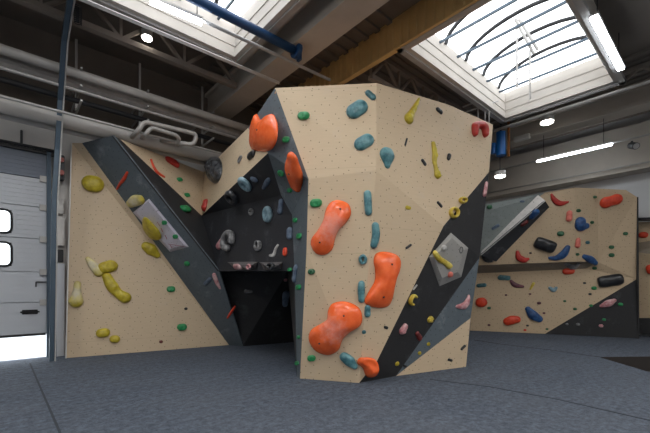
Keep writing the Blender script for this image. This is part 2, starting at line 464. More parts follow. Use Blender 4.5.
for zc in zs[1:-1]:
    bm = bmesh.new(); box(bm, (DX1-.13, YW-.10, zc-.06), (DX1-.02, YW-.06, zc+.06)); link('roller_hinge', bm, GALV, D)
# door frame / jamb
bm = bmesh.new()
box(bm, (DX1-.02, YW-.13, 0), (DX1+.05, YW, DZ+.1)); box(bm, (DX1+.10, YW-.10, 0), (DX1+.16, YW, DZ+.1)); box(bm, (DX0-.05, YW-.13, 0), (DX0+.02, YW, DZ+.1))
link('door_frame', bm, RAILM, D)
bm = bmesh.new(); box(bm, (DX0-.05, YW-.12, DZ-.02), (DX1+.1, YW, DZ+.04)); tube(bm, [(DX0, YW-.16, DZ+.06), (DX1+.1, YW-.16, DZ+.06)], .03, 8); link('door_head', bm, DSTEEL, D)

# slanted rail
bm = bmesh.new()
rp = [Py(51.5, 361, 8.42), Py(54, 200, 8.42), Py(57, 150, 8.40), Py(60, 100, 8.2), Py(64, 40, 7.6), Py(68, 12, 7.2), Py(75, -30, 6.6)]
for a, c_ in zip(rp, rp[1:]): bar(bm, a, c_, .075, .10)
e = empty('door_rail', (rp[0].x, rp[0].y, 0), 'tall blue-grey steel rail rising beside the door and bending forward to the roof', 'rail')
link('rail', bm, RAILM, e)
bm = bmesh.new()
for a, c_ in zip(rp, rp[1:]): bar(bm, a+Vector((.05, -.02, 0)), c_+Vector((.05, -.02, 0)), .02, .12)
link('flange', bm, GALV, e)
bm = bmesh.new(); cxs = Py(69, 2, 7.1)
for k in range(10): tube(bm, [cxs+Vector((.12+.05*math.cos(a_*.7+0), .05*math.sin(a_*.7), -.03*k-.003*a_)) for a_ in range(10)], .008, 5)
link('coil_spring', bm, DSTEEL, e)

# wall strip between door and climbing wall
def thing_box(name, label, cat, lo, hi, mat, bev=.008, group=None):
    bm = bmesh.new(); box(bm, lo, hi); bmesh.ops.bevel(bm, geom=bm.edges[:], offset=bev, segments=2, affect='EDGES')
    return tag(link(name, bm, mat), label, cat, group)
def wallbox(px0, py0, px1, py1, dep):
    a = Py(px0, py1, YW); b_ = Py(px1, py0, YW)
    return (a.x, YW-dep, a.z), (b_.x, YW-.002, b_.z)
for name, label, cat, r, dep, mt in (
    ('junction_box', 'small grey metal box on the wall level with the top of the door windows', 'junction box', (56, 200, 63, 214), .10, GALV),
    ('wall_cabinet', 'narrow pale cabinet on the wall right of the door, below the small grey box', 'cabinet', (56, 218, 64, 246), .12, CONC),
    ('junction_box', 'dark little switch box under the narrow pale cabinet', 'junction box', (57, 250, 63, 262), .08, DSTEEL),
    ('wall_cabinet', 'tall grey cabinet standing by the door rail low on the wall', 'cabinet', (56, 264, 64, 358), .14, DOORM)):
    lo, hi = wallbox(*r, dep); thing_box(name, label, cat, lo, hi, mt)
# warning light beside the door rail
p = Py(61, 167, YW-.17); e = empty('warning_light', p, 'dark warning lamp housing with red lenses beside the top of the door', 'lamp')
bm = bmesh.new(); box(bm, p+Vector((-.06, -.04, -.26)), p+Vector((.06, .16, .24))); bmesh.ops.bevel(bm, geom=bm.edges[:], offset=.015, segments=2, affect='EDGES'); link('housing', bm, DSTEEL, e)
REDL = m_plain('red_lens', (150, 52, 40), .3)
for dz in (.13, -.13):
    bm = bmesh.new(); tube(bm, [p+Vector((0, -.09, dz)), p+Vector((0, -.03, dz))], .05, 14); link('lens', bm, REDL, e)
# black wall bracket above the door
p = Py(21.5, 137, YW); thing_box('wall_slot', 'short dark vertical bar on the wall above the door', 'bracket', (p.x-.02, YW-.04, p.z-.13), (p.x+.02, YW-.002, p.z+.13), DSTEEL)

# ------------------------------------------------------------------ pipes and ducts
def pipe(name, label, cat, pts, r, mat, n=14, group=None, ribs=0, straps=0, smooth=True):
    bm = bmesh.new(); tube(bm, pts, r, n, ribs=ribs)
    o = link(name, bm, mat, smooth=smooth and not ribs); tag(o, label, cat, group)
    return o
def along(px1, py1, px2, py2, y, x0=None, x1=None):
    a, b_ = Py(px1, py1, y), Py(px2, py2, y); z = (a.z+b_.z)/2
    return [Vector((x0 if x0 is not None else a.x, y, z)), Vector((x1 if x1 is not None else b_.x, y, z))]
XE = 7.2
pipe('air_duct', 'round grey duct, topmost of the pipes along the wall above the door', 'duct', along(0, 47, 250, 131, 8.1, -5, XE), .085, DUCT)
pipe('air_duct', 'finely ribbed dark duct just below the topmost wall duct', 'duct', along(0, 56, 180, 120, 8.45, -5, XE), .13, DUCT, ribs=.08)
pipe('steel_pipe', 'thin pale pipe running under the ribbed duct', 'pipe', along(0, 64, 150, 115, 8.05, -5, XE), .03, GALV)
pipe('cable_tray_pipe', 'slim dark pipe between the thin pale pipe and the big lower duct', 'pipe', along(0, 76, 150, 124, 8.3, -5, XE), .05, DSTEEL)
pipe('steel_pipe', 'thin bright pipe resting along the top of the big lower duct', 'pipe', along(0, 92, 130, 133, 8.05, -5, XE), .025, GALV)
pipe('air_duct', 'big pale round duct, lowest of the ducts above the door', 'duct', along(0, 101, 130, 139.5, 8.35, -5, XE), .14, DUCT)
pipe('steel_pipe', 'dark pipe tucked beneath the big pale duct', 'pipe', along(0, 113, 130, 147, 8.6, -5, XE), .06, DUCT)
for x_ in (-.4, 1.05, 2.2, 3.6):
    bm = bmesh.new(); bar(bm, (x_, 8.6, 4.9), (x_, 8.6, 6.3), .04); 
    for z in (5.02, 5.3, 5.62): bar(bm, (x_, 7.95, z-.17), (x_, YW, z-.17), .03)
    tag(link('pipe_bracket', bm, GALV), {-.4: 'pipe bracket above the door windows', 1.05: 'pipe bracket beside the door rail', 2.2: 'pipe bracket above the beige and grey panels', 3.6: 'pipe bracket near the looped pipes'}[x_], 'bracket', 'brackets carrying the wall pipes')
yl = 7.9
pipe('looped_pipe', 'outer bent pipe loop standing out from the ducts above the left wall', 'pipe',
     bend([Py(132, 137, yl+.3), Py(138, 131, yl), Py(144, 121.5, yl), Py(197, 134, yl), Py(194, 145, yl), Py(160, 140, yl+.3)], .12), .045, DUCT)
pipe('looped_pipe', 'inner short pipe loop nested in the outer loop above the left wall', 'pipe',
     bend([Py(142, 138, yl+.3), Py(146, 134, yl), Py(151, 127.5, yl), Py(179, 136, yl), Py(178, 146, yl+.2)], .1), .04, DUCT)
pipe('rail_pipe', 'long pale square rail under the left skylight running to the concrete beam', 'rail', [Pz(60, -10, 5.7), Pz(279, 83, 5.7)], .035, GALV, 4, smooth=False)
pipe('thin_pipe', 'thin grey pipe continuing from the left tube lamp past the concrete beam', 'pipe', [Pz(203, 20.5, 5.7), Pz(330, 80, 5.7)], .028, GALV)
e = empty('blue_pipe', Pz(299, 52, 5.8), 'dark blue round pipe crossing under the left skylight', 'pipe')
bm = bmesh.new(); tube(bm, [Pz(172, -13, 5.8), Pz(298, 52, 5.8)], .075, 16); link('pipe', bm, BLUEM, e, smooth=True)
bm = bmesh.new(); q = Pz(299, 52, 5.8); tube(bm, [q+Vector((-.10, 0, 0)), q+Vector((-.02, 0, 0))], .14, 16); box(bm, q+Vector((-.02, -.05, -.16)), q+Vector((.03, .05, .2))); link('flange', bm, BLUEM, e)
pipe('ceiling_pipe', 'pale conduit crossing under the far edge of the right skylight', 'pipe', [Vector((10.33, -5, 5.80)), Vector((10.33, 4.9, 5.83))], .035, GALV)
pipe('lamp_rail', 'thin rail carrying the low tube lamp before the far white wall', 'rail', [Vector((12.2, -5, 5.28)), Vector((12.2, 5.6, 5.28))], .025, GALV)
pipe('wall_conduit', 'thin conduit along the lower edge of the far wall beam', 'pipe', [Vector((13.4, -5, 4.9)), Vector((13.4, 7, 4.9))], .018, GALV)
# rods hanging at the corner of the right skylight
for i, (px, py0, py1) in enumerate(((478, 72, 118), (485, 60, 122), (489, 95, 128))):
    pipe('hanger_rod', ['left', 'middle', 'right'][i]+'most of three thin rods hanging at the skylight corner behind the boulder' if i != 1 else 'middle one of three thin rods hanging at the skylight corner behind the boulder', 'rod', [Vector((P(px, py1, 9.35).x, P(px, py1, 9.35).y, 6.6)), P(px, py1, 9.35)], .02, GALV, 8, group='rods at the skylight corner')
for i, (a, c_) in enumerate((((463, 107), (486, 98)), ((466, 112), (498, 101)))):
    pipe('cross_bar', ('upper' if i == 0 else 'lower')+' short bar across the hanging rods behind the boulder', 'bar', [P(*a, 9.3), P(*c_, 9.3)], .02, GALV, 8, group='bars across the rods')
# blue hanging unit
p = P(501, 144, 10.6); e = empty('hanging_unit', p, 'blue cylindrical unit with orange straps hanging behind the boulder top', 'unit')
BLU2 = m_plain('bright_blue_paint', (20, 100, 175), .4)
bm = bmesh.new(); tube(bm, [p+Vector((0, 0, -.34)), p+Vector((0, 0, -.30)), p+Vector((0, 0, .30)), p+Vector((0, 0, .34))], .13, 18); link('drum', bm, BLU2, e)
bm = bmesh.new(); d_ = ray(325+176, 287).cross(Vector((0, 0, 1))).normalized(); bar(bm, p+d_*.2+Vector((0, 0, -.4)), p+d_*.2+Vector((0, 0, 1.0)), .05); link('strap', bm, m_plain('orange_strap', (150, 92, 40), .6), e)
bm = bmesh.new(); tube(bm, [p-d_*.2+Vector((0, 0, -.25)), p-d_*.2+Vector((0, 0, .05))], .07, 12); link('motor', bm, BLU2, e)
bm = bmesh.new(); tube(bm, [p+Vector((0, 0, .34)), p+Vector((0, 0, 1.2))], .02, 8); link('hanger', bm, DSTEEL, e)

# ------------------------------------------------------------------ lamps
LEDM = m_emit('led_tube_face', (238, 246, 255), LED)
def tube_lamp(label, a, b_, w=.10):
    a, b_ = Vector(a), Vector(b_)
    e = empty('tube_lamp', (a+b_)/2, label, 'lamp')
    bm = bmesh.new(); bar(bm, a, b_, w*1.1, .05); link('housing', bm, WHITEP, e)
    bm = bmesh.new(); bar(bm, a-Vector((0, 0, .045)), b_-Vector((0, 0, .045)), w, .05); link('diffuser', bm, LEDM, e)
    for t_ in (.1, .9):
        bm = bmesh.new(); q = a.lerp(b_, t_); tube(bm, [q, Vector((q.x, q.y, 6.55))], .008, 6)
        link('suspension_wire', bm, DSTEEL, e)
tube_lamp('bright tube lamp hanging beside the right skylight', (7.33, 1.55, 5.95), (9.5, 1.55, 5.95), .11)
tube_lamp('low tube lamp in front of the far white wall', Px(537, 160, 12.2), Px(612, 142.5, 12.2), .09)
tube_lamp('tube lamp under the left skylight at the end of the thin pipe', Pz(150, -2, 5.7), Pz(202, 20, 5.7), .085)
DLM = m_emit('downlight_face', (255, 250, 240), 14)
def downlight(label, p, r=.13):
    e = empty('downlight', p, label, 'lamp')
    bm = bmesh.new(); tube(bm, [p+Vector((0, 0, .16)), p+Vector((0, 0, .03))], r*1.05, 20); link('housing', bm, WHITEP, e, smooth=False)
    bm = bmesh.new(); tube(bm, [p+Vector((0, 0, .03)), p], r*.95, 20); link('lens', bm, DLM, e)
    bm = bmesh.new(); tube(bm, [p+Vector((0, 0, .16)), Vector((p.x, p.y, 6.58))], .01, 6); link('hanger', bm, DSTEEL, e)
downlight('round bright downlight in the dark roof left of the left skylight', Pz(147, 39, 6.1), .09)
downlight('round downlight below the far corner of the right skylight', Pz(547, 123, 5.9), .16)
downlight('small round downlight beside the boulder above the grey far panel', Pz(500, 177, 4.7), .15)
# spotlight on the lamp rail
p = Px(632, 143, 12.2); e = empty('spotlight', p, 'small black spotlight clamped to the lamp rail at the right', 'lamp')
bm = bmesh.new(); tube(bm, [p+Vector((-.12, -.1, -.14)), p+Vector((.02, 0, -.06)), p+Vector((.08, .03, -.03))], .085, 14); link('body', bm, DSTEEL, e)
bm = bmesh.new(); bar(bm, p+Vector((0, 0, -.06)), p+Vector((0, 0, .05)), .04); link('clamp', bm, DSTEEL, e)
bm = bmesh.new(); q = p+Vector((-.13, -.105, -.145)); tube(bm, [q, q+Vector((.012, .009, .008))], .07, 14); link('lens', bm, GALV, e)
p = Px(522, 138, 11.9); thing_box('emergency_lamp', 'small pale box lamp on the beam right of the blue hanging unit', 'lamp', p+Vector((-.08, -.22, -.07)), p+Vector((.08, .22, .07)), WHITEP)
# lamp panels added out of view to light the hall from above
HM = m_emit('added_lamp_face', (255, 250, 242), HALL_FILL)
i = 0
for (x, y) in ((1.2, -3.0), (4.6, -1.8), (-2.9, 4.6), (-4, -4), (4.6, -5.5), (9.2, -7), (1.5, 1.2)):
    q = Vector((x, y, 5.6)); e = empty('added_lamp_panel', q, 'unseen square lamp panel added to light the hall, '+['first', 'second', 'third', 'fourth', 'fifth', 'sixth', 'nearest'][i]+' of its rows', 'lamp', 'added lamp panels lighting the hall'); i += 1
    bm = bmesh.new(); box(bm, q+Vector((-.65, -.65, 0)), q+Vector((.65, .65, .06))); link('housing', bm, WHITEP, e)
    bm = bmesh.new(); box(bm, q+Vector((-.6, -.6, -.02)), q+Vector((.6, .6, -.001))); link('diffuser', bm, HM, e)

# ================================================================== CLIMBING WALLS
# ---- left wall
a_ = Pf(66.5, 358); b_ = Pf(229, 345); c_ = Pt(72, 143); d_ = Pt(82, 143)
e_ = Pt(113, 135.5); e2 = Pt(120, 139); k1 = Ppl(219, 271, d_, e_, b_); b2 = Pf(243, 346.2)
v_ = P(201.6, 215.5, 8.6); n_ = Pt(203.5, 172); w_ = Pt(248, 128); x1 = Ppl(268, 153, n_, w_, v_); 
LW = empty('climbing_wall', (a_+b_)/2, 'tall climbing wall of plywood, slate grey and black panels beside the roller door', 'climbing wall')
panel('plywood_panel', [a_, b_, d_, c_], WOOD, LW, label='large plain plywood panel')
panel('grey_panel', [d_, e_, k1, b2, b_], GREY, LW, label='slanting slate grey panel')
panel('black_panel', [e_, e2, v_, k1], BLACK, LW, label='slanting black panel')
panel('plywood_panel', [e2, n_, v_], WOOD, LW, label='plywood triangle left of the notch')
sd = Py(70, 143, YW-.3); 
panel('side_panel', [a_, c_, c_+Vector((.45, .40, 0)), a_+Vector((.45, .36, 0))], EDGE, LW, target=False)
bm = bmesh.new(); bar(bm, a_+Vector((-.012, -.02, 0)), c_+Vector((-.012, -.02, 0)), .022, .03); link('edge_strip', bm, WHITEP, LW)
# ---- boulder
p_ = Pt(275, 88); t2 = Pt(376.5, 83); t4 = Pt(493, 124.5); m2 = P(376.3, 170, 5.12)
t3 = Ppl(448, 104.5, t2, t4, m2); m3 = Ppl(443.5, 226, t2, t4, m2); m4 = Ppl(489, 172, t2, t4, m2)
y1 = P(281, 195, 6.25); y2 = P(292, 215, 6.05); s1 = P(294.5, 271, 5.9); s2 = Pf(297, 376.5)
q_ = P(287, 271.5, 6.5); r_ = Pf(300, 378.5); mm = P(308.5, 179, 5.25); mm2 = P(306.5, 250, 5.33)
b0 = Pf(359, 383); B2 = Pf(396, 376); B3 = Pf(466, 366.8); m7 = Ppl(377, 361, m2, m3, b0)
m5 = P(479.5, 257.5, 6.45); m6 = P(470.6, 318, 6.45)
BW = empty('climbing_boulder', ((r_+B3)/2), 'big free-standing climbing boulder with pale plywood front and black and grey bands', 'climbing wall')
panel('plywood_panel', [p_, t2, m2, b0, r_, mm2, mm], WOOD, BW, label='front plywood panel')
panel('plywood_panel', [t2, t3, t4, m4, m3, m2], WOOD, BW, label='upper right plywood panel')
panel('plywood_panel', [m2, m3, m7, b0], WOOD, BW, label='slanting lower plywood panel')
panel('black_panel', [m3, m4, m5, B2, b0+(B2-b0)*.02, m7], BLACK, BW, label='black diagonal band')
panel('grey_panel', [m5, m6, B2], GREY, BW, label='grey diagonal band')
panel('plywood_panel', [m6, B3, B2], WOOD, BW, label='low plywood triangle')
panel('grey_panel', [w_, p_, mm, mm2, r_, s2, s1, y2, y1, x1], GREY, BW, label='slate grey left flank')
panel('plywood_panel', [n_, w_, x1, v_], WOOD, BW, label='plywood band rising to the boulder from the notch')
panel('black_panel', [v_, x1, y1, y2, s1, q_, k1], BLUEB, BW, label='black overhanging face')
# cave under the ledge
ub = Vector((k1.x+.25, k1.y+.45, k1.z)); uq = P(287.3, 272, 8.3); uq.z = k1.z
g1 = Pf(243, 346.2); g2 = Pf(287, 347); s1u = P(288, 300, 6.15)
panel('ledge_underside', [k1, q_, uq, ub], BLACK, BW)
panel('cave_panel', [k1, ub, uq, g2+Vector((.6, .5, 0)), g1], BLACK, BW)
panel('flank_panel', [q_, s1, s2, g2+Vector((.6, .5, 0)), uq], BLACK, BW)
# rear closure of the boulder
hdir = lambda px: Vector((ray(px, HY).x, ray(px, HY).y, 0)).normalized()
bk1 = t4+hdir(478)*1.1; bk1.z = 4.4; bkf = B3+hdir(440)*1.0; bkf.z = 0; bk2 = Vector((n_.x+1.4, n_.y-.2, 4.4))
F0 = lambda p: Vector((p.x, p.y, 0))
ins = hdir(440)*.07+hdir(480)*.02-Vector((.03, -.03, 0))
panel('side_panel', [t4+ins, bk1+ins, bkf+ins, B3+ins, m6+ins, m5+ins, m4+ins], WOOD, BW, target=False)
panel('back_panel', [bk1, bk2, F0(bk2), bkf], EDGE, BW, target=False)
panel('top_panel', [p_-Vector((0, 0, .08)), t2-Vector((0, 0, .08)), t4-Vector((0, 0, .08)), bk1-Vector((0, 0, .08)), bk2-Vector((0, 0, .08)), n_-Vector((0, 0, .08)), w_-Vector((0, 0, .08))], EDGE, BW, target=False)

# ---- far right wall
A0, A1 = Pf(470, 330.5), Pf(638, 338.5); up = Vector((0, 0, 1))
dirn = (A1-A0).normalized(); nn = Vector((dirn.y, -dirn.x, 0)); nn = nn if nn.dot(O-A0) > 0 else -nn
def FW(px, py, off=0.0):
    a = A0+nn*off; return Ppl(px, py, a, a+dirn, a+up)
FR = empty('climbing_wall', (A0+A1)/2, 'far plywood climbing wall with a ledge, a diagonal ridge and a black corner', 'climbing wall')
TL, TLg = .45, .85
pA = FW(486, 204, TLg); pB = FW(545, 192.5, TLg); pC = FW(574, 187.5, TLg); pD = FW(577, 261.5, TL); pE = FW(474, 265.5, TL)
pF = FW(598, 188.5, .55); pG = FW(598, 262, .1); pH = FW(626, 190, .35); pI = FW(637, 197, .3)
mA = FW(541, 195.5, TLg-.03); mB = FW(480, 256, TL+.06)
panel('grey_panel', [pA, pB, mA, mB, pE, FW(474, 215, TLg)], FGREY, FR, label='pale grey panel')
panel('plywood_panel', [pB, pC, pD, pE, mB, mA], WOOD2, FR, label='overhanging plywood panel above the ledge')
panel('plywood_panel', [pC, pF, pG, pD], WOOD2, FR)
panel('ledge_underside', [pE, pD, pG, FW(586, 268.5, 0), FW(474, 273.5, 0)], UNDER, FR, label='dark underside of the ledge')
panel('plywood_panel', [pF, pH, pI, FW(637, 279, .02), pG], WOOD2, FR)
panel('plywood_panel', [FW(474, 273.5, 0), FW(586, 268.5, 0), pG, FW(637, 279, .02), FW(545, 333.8), A0], WOOD2, FR)
A2 = A1
panel('black_panel', [FW(637, 279, .02), A2, FW(545, 333.8)], BLACK, FR)
bkp = nn*-.9
panel('side_panel', [pI, pI+bkp, A1+bkp, A1], BLACK, FR, target=False)
# ridge volume on the far wall
g = lambda px, py, o: FW(px, py, o)
rt0, rt1 = g(482, 250, TL+.08), g(538, 195, TLg); rc0, rc1 = g(480.5, 255, TL+.36), g(545, 200.5, TLg+.16); rb0, rb1 = g(497, 262, TL), g(549.5, 207.5, TLg-.1)
rm = rt0.lerp(rt1, .5)
RV = empty('ridge_volume', rb0, 'long diagonal ridge volume with chalky white top on the far wall', 'volume')
CHK = m_panel('chalked_white_volume', (228, 224, 220), (70, 66, 64), grain=.2, chalk=.5)
panel('white_face', [rt0, rt1, rc1, rc0], CHK, RV)
panel('dark_face', [rc0, rc1, rb1, rb0], m_panel('dark_volume_face', (58, 60, 64), (20, 20, 20), chalk=.3), RV)
# second far wall beyond the right edge
Q0 = Px(639, 300, 13.75); Q0.z = 0
def FQ(px, py, off=0): 
    return Px(px, py, 13.75-off)
SW = empty('climbing_wall', Q0, 'slice of a further plywood climbing wall at the right edge behind the far wall', 'climbing wall')
panel('plywood_panel', [FQ(637, 222), FQ(700, 220), FQ(700, 243), FQ(637, 243)], WOOD2, SW)
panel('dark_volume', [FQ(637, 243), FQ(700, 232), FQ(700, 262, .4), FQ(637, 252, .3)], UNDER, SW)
panel('plywood_panel', [FQ(637, 252, .3), FQ(700, 262, .4), FQ(700, 318), FQ(637, 318)], WOOD2, SW)
panel('black_panel', [FQ(637, 318), FQ(700, 318), FQ(700, 337), FQ(637, 334)], BLACK, SW)
bm = bmesh.new(); bar(bm, FQ(637, 219.5, .15), FQ(700, 218.5, .15), .3, .07); tag(link('wall_shelf', bm, DSTEEL), 'dark shelf rail on top of the further climbing wall at the right edge', 'rail')

# ---- faceted volumes bolted on
def volume(name, label, rim_px, apex_px, raise_, mat, plane=None, edge_to=None):
    """rim on the panel plane, apex raised; low pyramid / faceted volume"""
    bv = BVHTree.FromPolygons([v for t_ in PANELS for v in t_], [(3*i, 3*i+1, 3*i+2) for i in range(len(PANELS))])
    cx = sum(p[0] for p in rim_px)/len(rim_px); cy = sum(p[1] for p in rim_px)/len(rim_px)
    h, n, _, _ = bv.ray_cast(O, ray(cx, cy).normalized())
    if n.dot(O-h) < 0: n = -n
    ua = Vector((0, 0, 1)).cross(n).normalized(); va = n.cross(ua)
    rim = [Ppl(x, y, h, h+ua, h+va) for x, y in rim_px]
    top = []
    for x, y, r in apex_px: 
        q = h+n*(raise_*r); top.append(Ppl(x, y, q, q+ua, q+va))
    bm = bmesh.new(); uvl = bm.loops.layers.uv.new('UVMap')
    # convex hull
    vs = [bm.verts.new(p-n*.002) for p in rim]+[bm.verts.new(p) for p in top]
    bmesh.ops.convex_hull(bm, input=vs)
    bmesh.ops.recalc_face_normals(bm, faces=bm.faces)
    for f in bm.faces:
        if f.normal.dot(n) > .05:
            PANELS.extend([[f.verts[0].co.copy(), f.verts[k].co.copy(), f.verts[k+1].co.copy()] for k in range(1, len(f.verts)-1)])
        for l in f.loops: l[uvl].uv = (l.vert.co.dot(ua), l.vert.co.dot(va))
    o = link(name, bm, mat); tag(o, label, 'volume'); return o, h, n, ua, va
VGREY = m_panel('pale_grey_volume', (158, 156, 152), (90, 90, 90), grain=.1, chalk=.4)
VWHITE = m_panel('white_violet_volume', (196, 192, 204), (110, 108, 112), grain=.1, chalk=.3)
V1 = volume('faceted_volume', 'pale grey diamond volume on the black band at the right of the boulder',
       [(451, 232.5), (468.5, 248), (461.5, 277), (439.5, 286.5), (429, 257)], [(452, 238, 1), (464, 250, 1), (458, 272, 1), (442, 278, 1), (434, 257, 1)], .07, VGREY)
V2 = volume('faceted_volume', 'long pale violet-white volume on the slanting grey panel of the left wall',
       [(149, 198.5), (189, 247), (170, 252), (150, 226), (133, 212.5)], [(148, 201, 1), (184, 245, 1.0), (170, 249, 1), (153, 225, 1), (136.5, 212.5, .9)], .07, VWHITE)
V3 = volume('faceted_volume', 'dark grey rounded volume at the left under the black overhang', [(227, 262), (258, 261.5), (256, 268), (247, 271), (236, 269.5)], [(238, 265, 1), (252, 265, 1), (247, 269, 1)], .14, m_panel('dark_grey_volume', (98, 94, 94), (40, 40, 40), chalk=.3))
V4 = volume('faceted_volume', 'dark grey rounded volume at the right under the black overhang', [(259, 262), (283, 262), (281, 269), (272, 271), (264, 269.5)], [(265, 265, 1), (278, 265, 1), (272, 269, 1)], .14, MC['dark_grey_volume'])

# printed reddish strokes on the lower end of the long violet-white volume
BVm = BVHTree.FromPolygons([v for t_ in PANELS for v in t_], [(3*i, 3*i+1, 3*i+2) for i in range(len(PANELS))])
for (xa, ya, xb, yb) in ((168, 244, 181, 246), (171, 247, 184, 246.5), (170, 245, 172, 248), (175, 245, 178, 247.5), (157, 222, 160, 226), (161, 228, 163, 232), (165, 235, 167, 239)):
    A_, _, _, _ = BVm.ray_cast(O, ray(xa, ya).normalized()); B_, _, _, _ = BVm.ray_cast(O, ray(xb, yb).normalized())
    if A_ is None or B_ is None or (A_-B_).length > .6: continue
    bm = bmesh.new(); bar(bm, A_-ray(xa, ya)*.0005, B_-ray(xb, yb)*.0005, .016, .008)
    link('printed_stroke', bm, m_plain('dull_red_print', (150, 66, 84), .6), V2[0])

BV = BVHTree.FromPolygons([v for t_ in PANELS for v in t_], [(3*i, 3*i+1, 3*i+2) for i in range(len(PANELS))])

# ================================================================== HOLDS
def cast(px, py):
    h, n, _, _ = BV.ray_cast(O, ray(px, py).normalized())
    if h is None: return None
    if n.dot(O-h) < 0: n = -n
    return h, n
def frame(h, n):
    ua = Vector((0, 0, 1)).cross(n)
    ua = ua.normalized() if ua.length > .05 else Vector((1, 0, 0))
    va = n.cross(ua)
    return Matrix(((ua.x, va.x, n.x, h.x), (ua.y, va.y, n.y, h.y), (ua.z, va.z, n.z, h.z), (0, 0, 0, 1)))
def local(M, Mi, px, py):
    h = M.translation; u = M.col[0].to_3d(); v = M.col[1].to_3d()
    return Mi @ Ppl(px, py, h, h+u, h+v)
def crom(p, t_):
    n = len(p)-1; i = min(int(t_*n), n-1); f = t_*n-i
    a, b, c, d = p[max(i-1, 0)], p[i], p[i+1], p[min(i+2, n)]
    return [.5*(2*b[k]+(c[k]-a[k])*f+(2*a[k]-5*b[k]+4*c[k]-d[k])*f*f+(3*b[k]-a[k]-3*c[k]+d[k])*f**3) for k in range(3)]
def sweep_bm(pts, H, n=22, m=12, skew=0.0, sq=1.0, hp=.75, dish=0.0, lump=.05, seed=0, flat=.8):
    """pts: (u, v, halfwidth) in metres on the panel plane; raised, rounded body swept along them"""
    if len(pts) == 1: u, v, w = pts[0]; pts = [(u-w*.18, v, w), (u+w*.18, v, w)]
    # keep end centres inside so that the outline ends where the list ends
    dense = [crom(pts, i/60) for i in range(61)]
    a0, b0_ = Vector(dense[0][:2]), Vector(dense[1][:2]); d0 = (a0-b0_); d0 = d0.normalized() if d0.length > 1e-6 else Vector((-1, 0))
    a1, b1 = Vector(dense[-1][:2]), Vector(dense[-2][:2]); d1 = (a1-b1); d1 = d1.normalized() if d1.length > 1e-6 else Vector((1, 0))
    w0, w1 = max(dense[0][2], 1e-3), max(dense[-1][2], 1e-3); K = 7; st = []
    for i in range(K):          # start cap
        th = math.pi/2*(1-i/K); q = a0+d0*w0*math.sin(th); st.append((q.x, q.y, w0, max(math.cos(th), .03)**sq))
    for i in range(n+1):
        q = crom(pts, i/n); st.append((q[0], q[1], max(q[2], 1e-3), 1.0))
    for i in range(1, K+1):
        th = math.pi/2*i/K; q = a1+d1*w1*math.sin(th); st.append((q.x, q.y, w1, max(math.cos(th), .03)**sq))
    wm = max(s[2] for s in st); bm = bmesh.new(); rings = []
    L = len(st)
    for i, (u, v, w, f) in enumerate(st):
        a, b = st[max(i-1, 0)], st[min(i+1, L-1)]; tg = Vector((b[0]-a[0], b[1]-a[1])); 
        tg = tg.normalized() if tg.length > 1e-7 else Vector((1, 0)); nr = Vector((-tg.y, tg.x)); h = H*(w*f/wm)**hp; ring = []
        for k in range(m+1):
            an = math.pi*k/m; co, si = math.cos(an), math.sin(an)
            co = math.copysign(abs(co)**flat, co); zz = h*max(si, 0)**flat
            x, y = u+nr.x*w*f*co, v+nr.y*w*f*co
            if dish: 
                g = math.exp(-((i/(L-1)-.5)/.22)**2)*math.exp(-(co/.5)**2); zz *= 1-dish*g
            if zz > 1e-4 and lump:
                nz = noise.noise(Vector((x, y, zz))*(1.6/max(wm, .01))+Vector((seed*3.1, seed*1.7, 0))); zz *= 1+lump*2.5*nz; x += lump*wm*nz*.6
            y -= skew*zz
            ring.append(bm.verts.new((x, y, zz-.003)))
        rings.append(ring)
    for A, B in zip(rings, rings[1:]):
        for k in range(m): bm.faces.new((A[k], A[k+1], B[k+1], B[k]))
        bm.faces.new((A[0], B[0], B[m], A[m]))
    bm.faces.new(rings[0]); bm.faces.new(rings[-1][::-1])
    return bm
def ring_bm(rx, ry, t_, H, rot=0, gap=0.0, n=28, m=10, thick2=None):
    bm = bmesh.new(); rings = []
    cnt = n if not gap else n+1
    for i in range(cnt):
        a = gap/2+(2*math.pi-gap)*i/n-math.pi/2; k = .5+.5*math.sin(a)
        w = t_*(1-k)+(thick2 or t_)*k
        cx, cy = rx*math.cos(a), ry*math.sin(a); nx, ny = math.cos(a), math.sin(a); ring = []
        for j in range(m):
            b = 2*math.pi*j/m; q = math.cos(b)*w; z = max(0, H*.45+math.sin(b)*H*.55)
            X, Y = cx+nx*q, cy+ny*q; ring.append(bm.verts.new((X*math.cos(rot)-Y*math.sin(rot), X*math.sin(rot)+Y*math.cos(rot), z-.003)))
        rings.append(ring)
    for i in range(cnt if not gap else cnt-1):
        A, B = rings[i], rings[(i+1) % cnt]
        for j in range(m): bm.faces.new((A[j], A[(j+1) % m], B[(j+1) % m], B[j]))
    if gap: bm.faces.new(rings[0]); bm.faces.new(rings[-1][::-1])
    return bm
def put(name, bm, M, mat, label, group=None, parent=None, cat='climbing hold'):
    if parent is None and not name.endswith('hold') and name != 'black_emblem': name += '_hold'
    bmesh.ops.recalc_face_normals(bm, faces=bm.faces)
    me = bpy.data.meshes.new(name); bm.to_mesh(me); bm.free(); me.materials.append(mat)
    for p in me.polygons: p.use_smooth = True
    o = bpy.data.objects.new(name, me); COL.objects.link(o)
    if parent: o.parent = parent
    else: o.matrix_world = M; tag(o, label, cat, group)
    return o
SEED = [0]
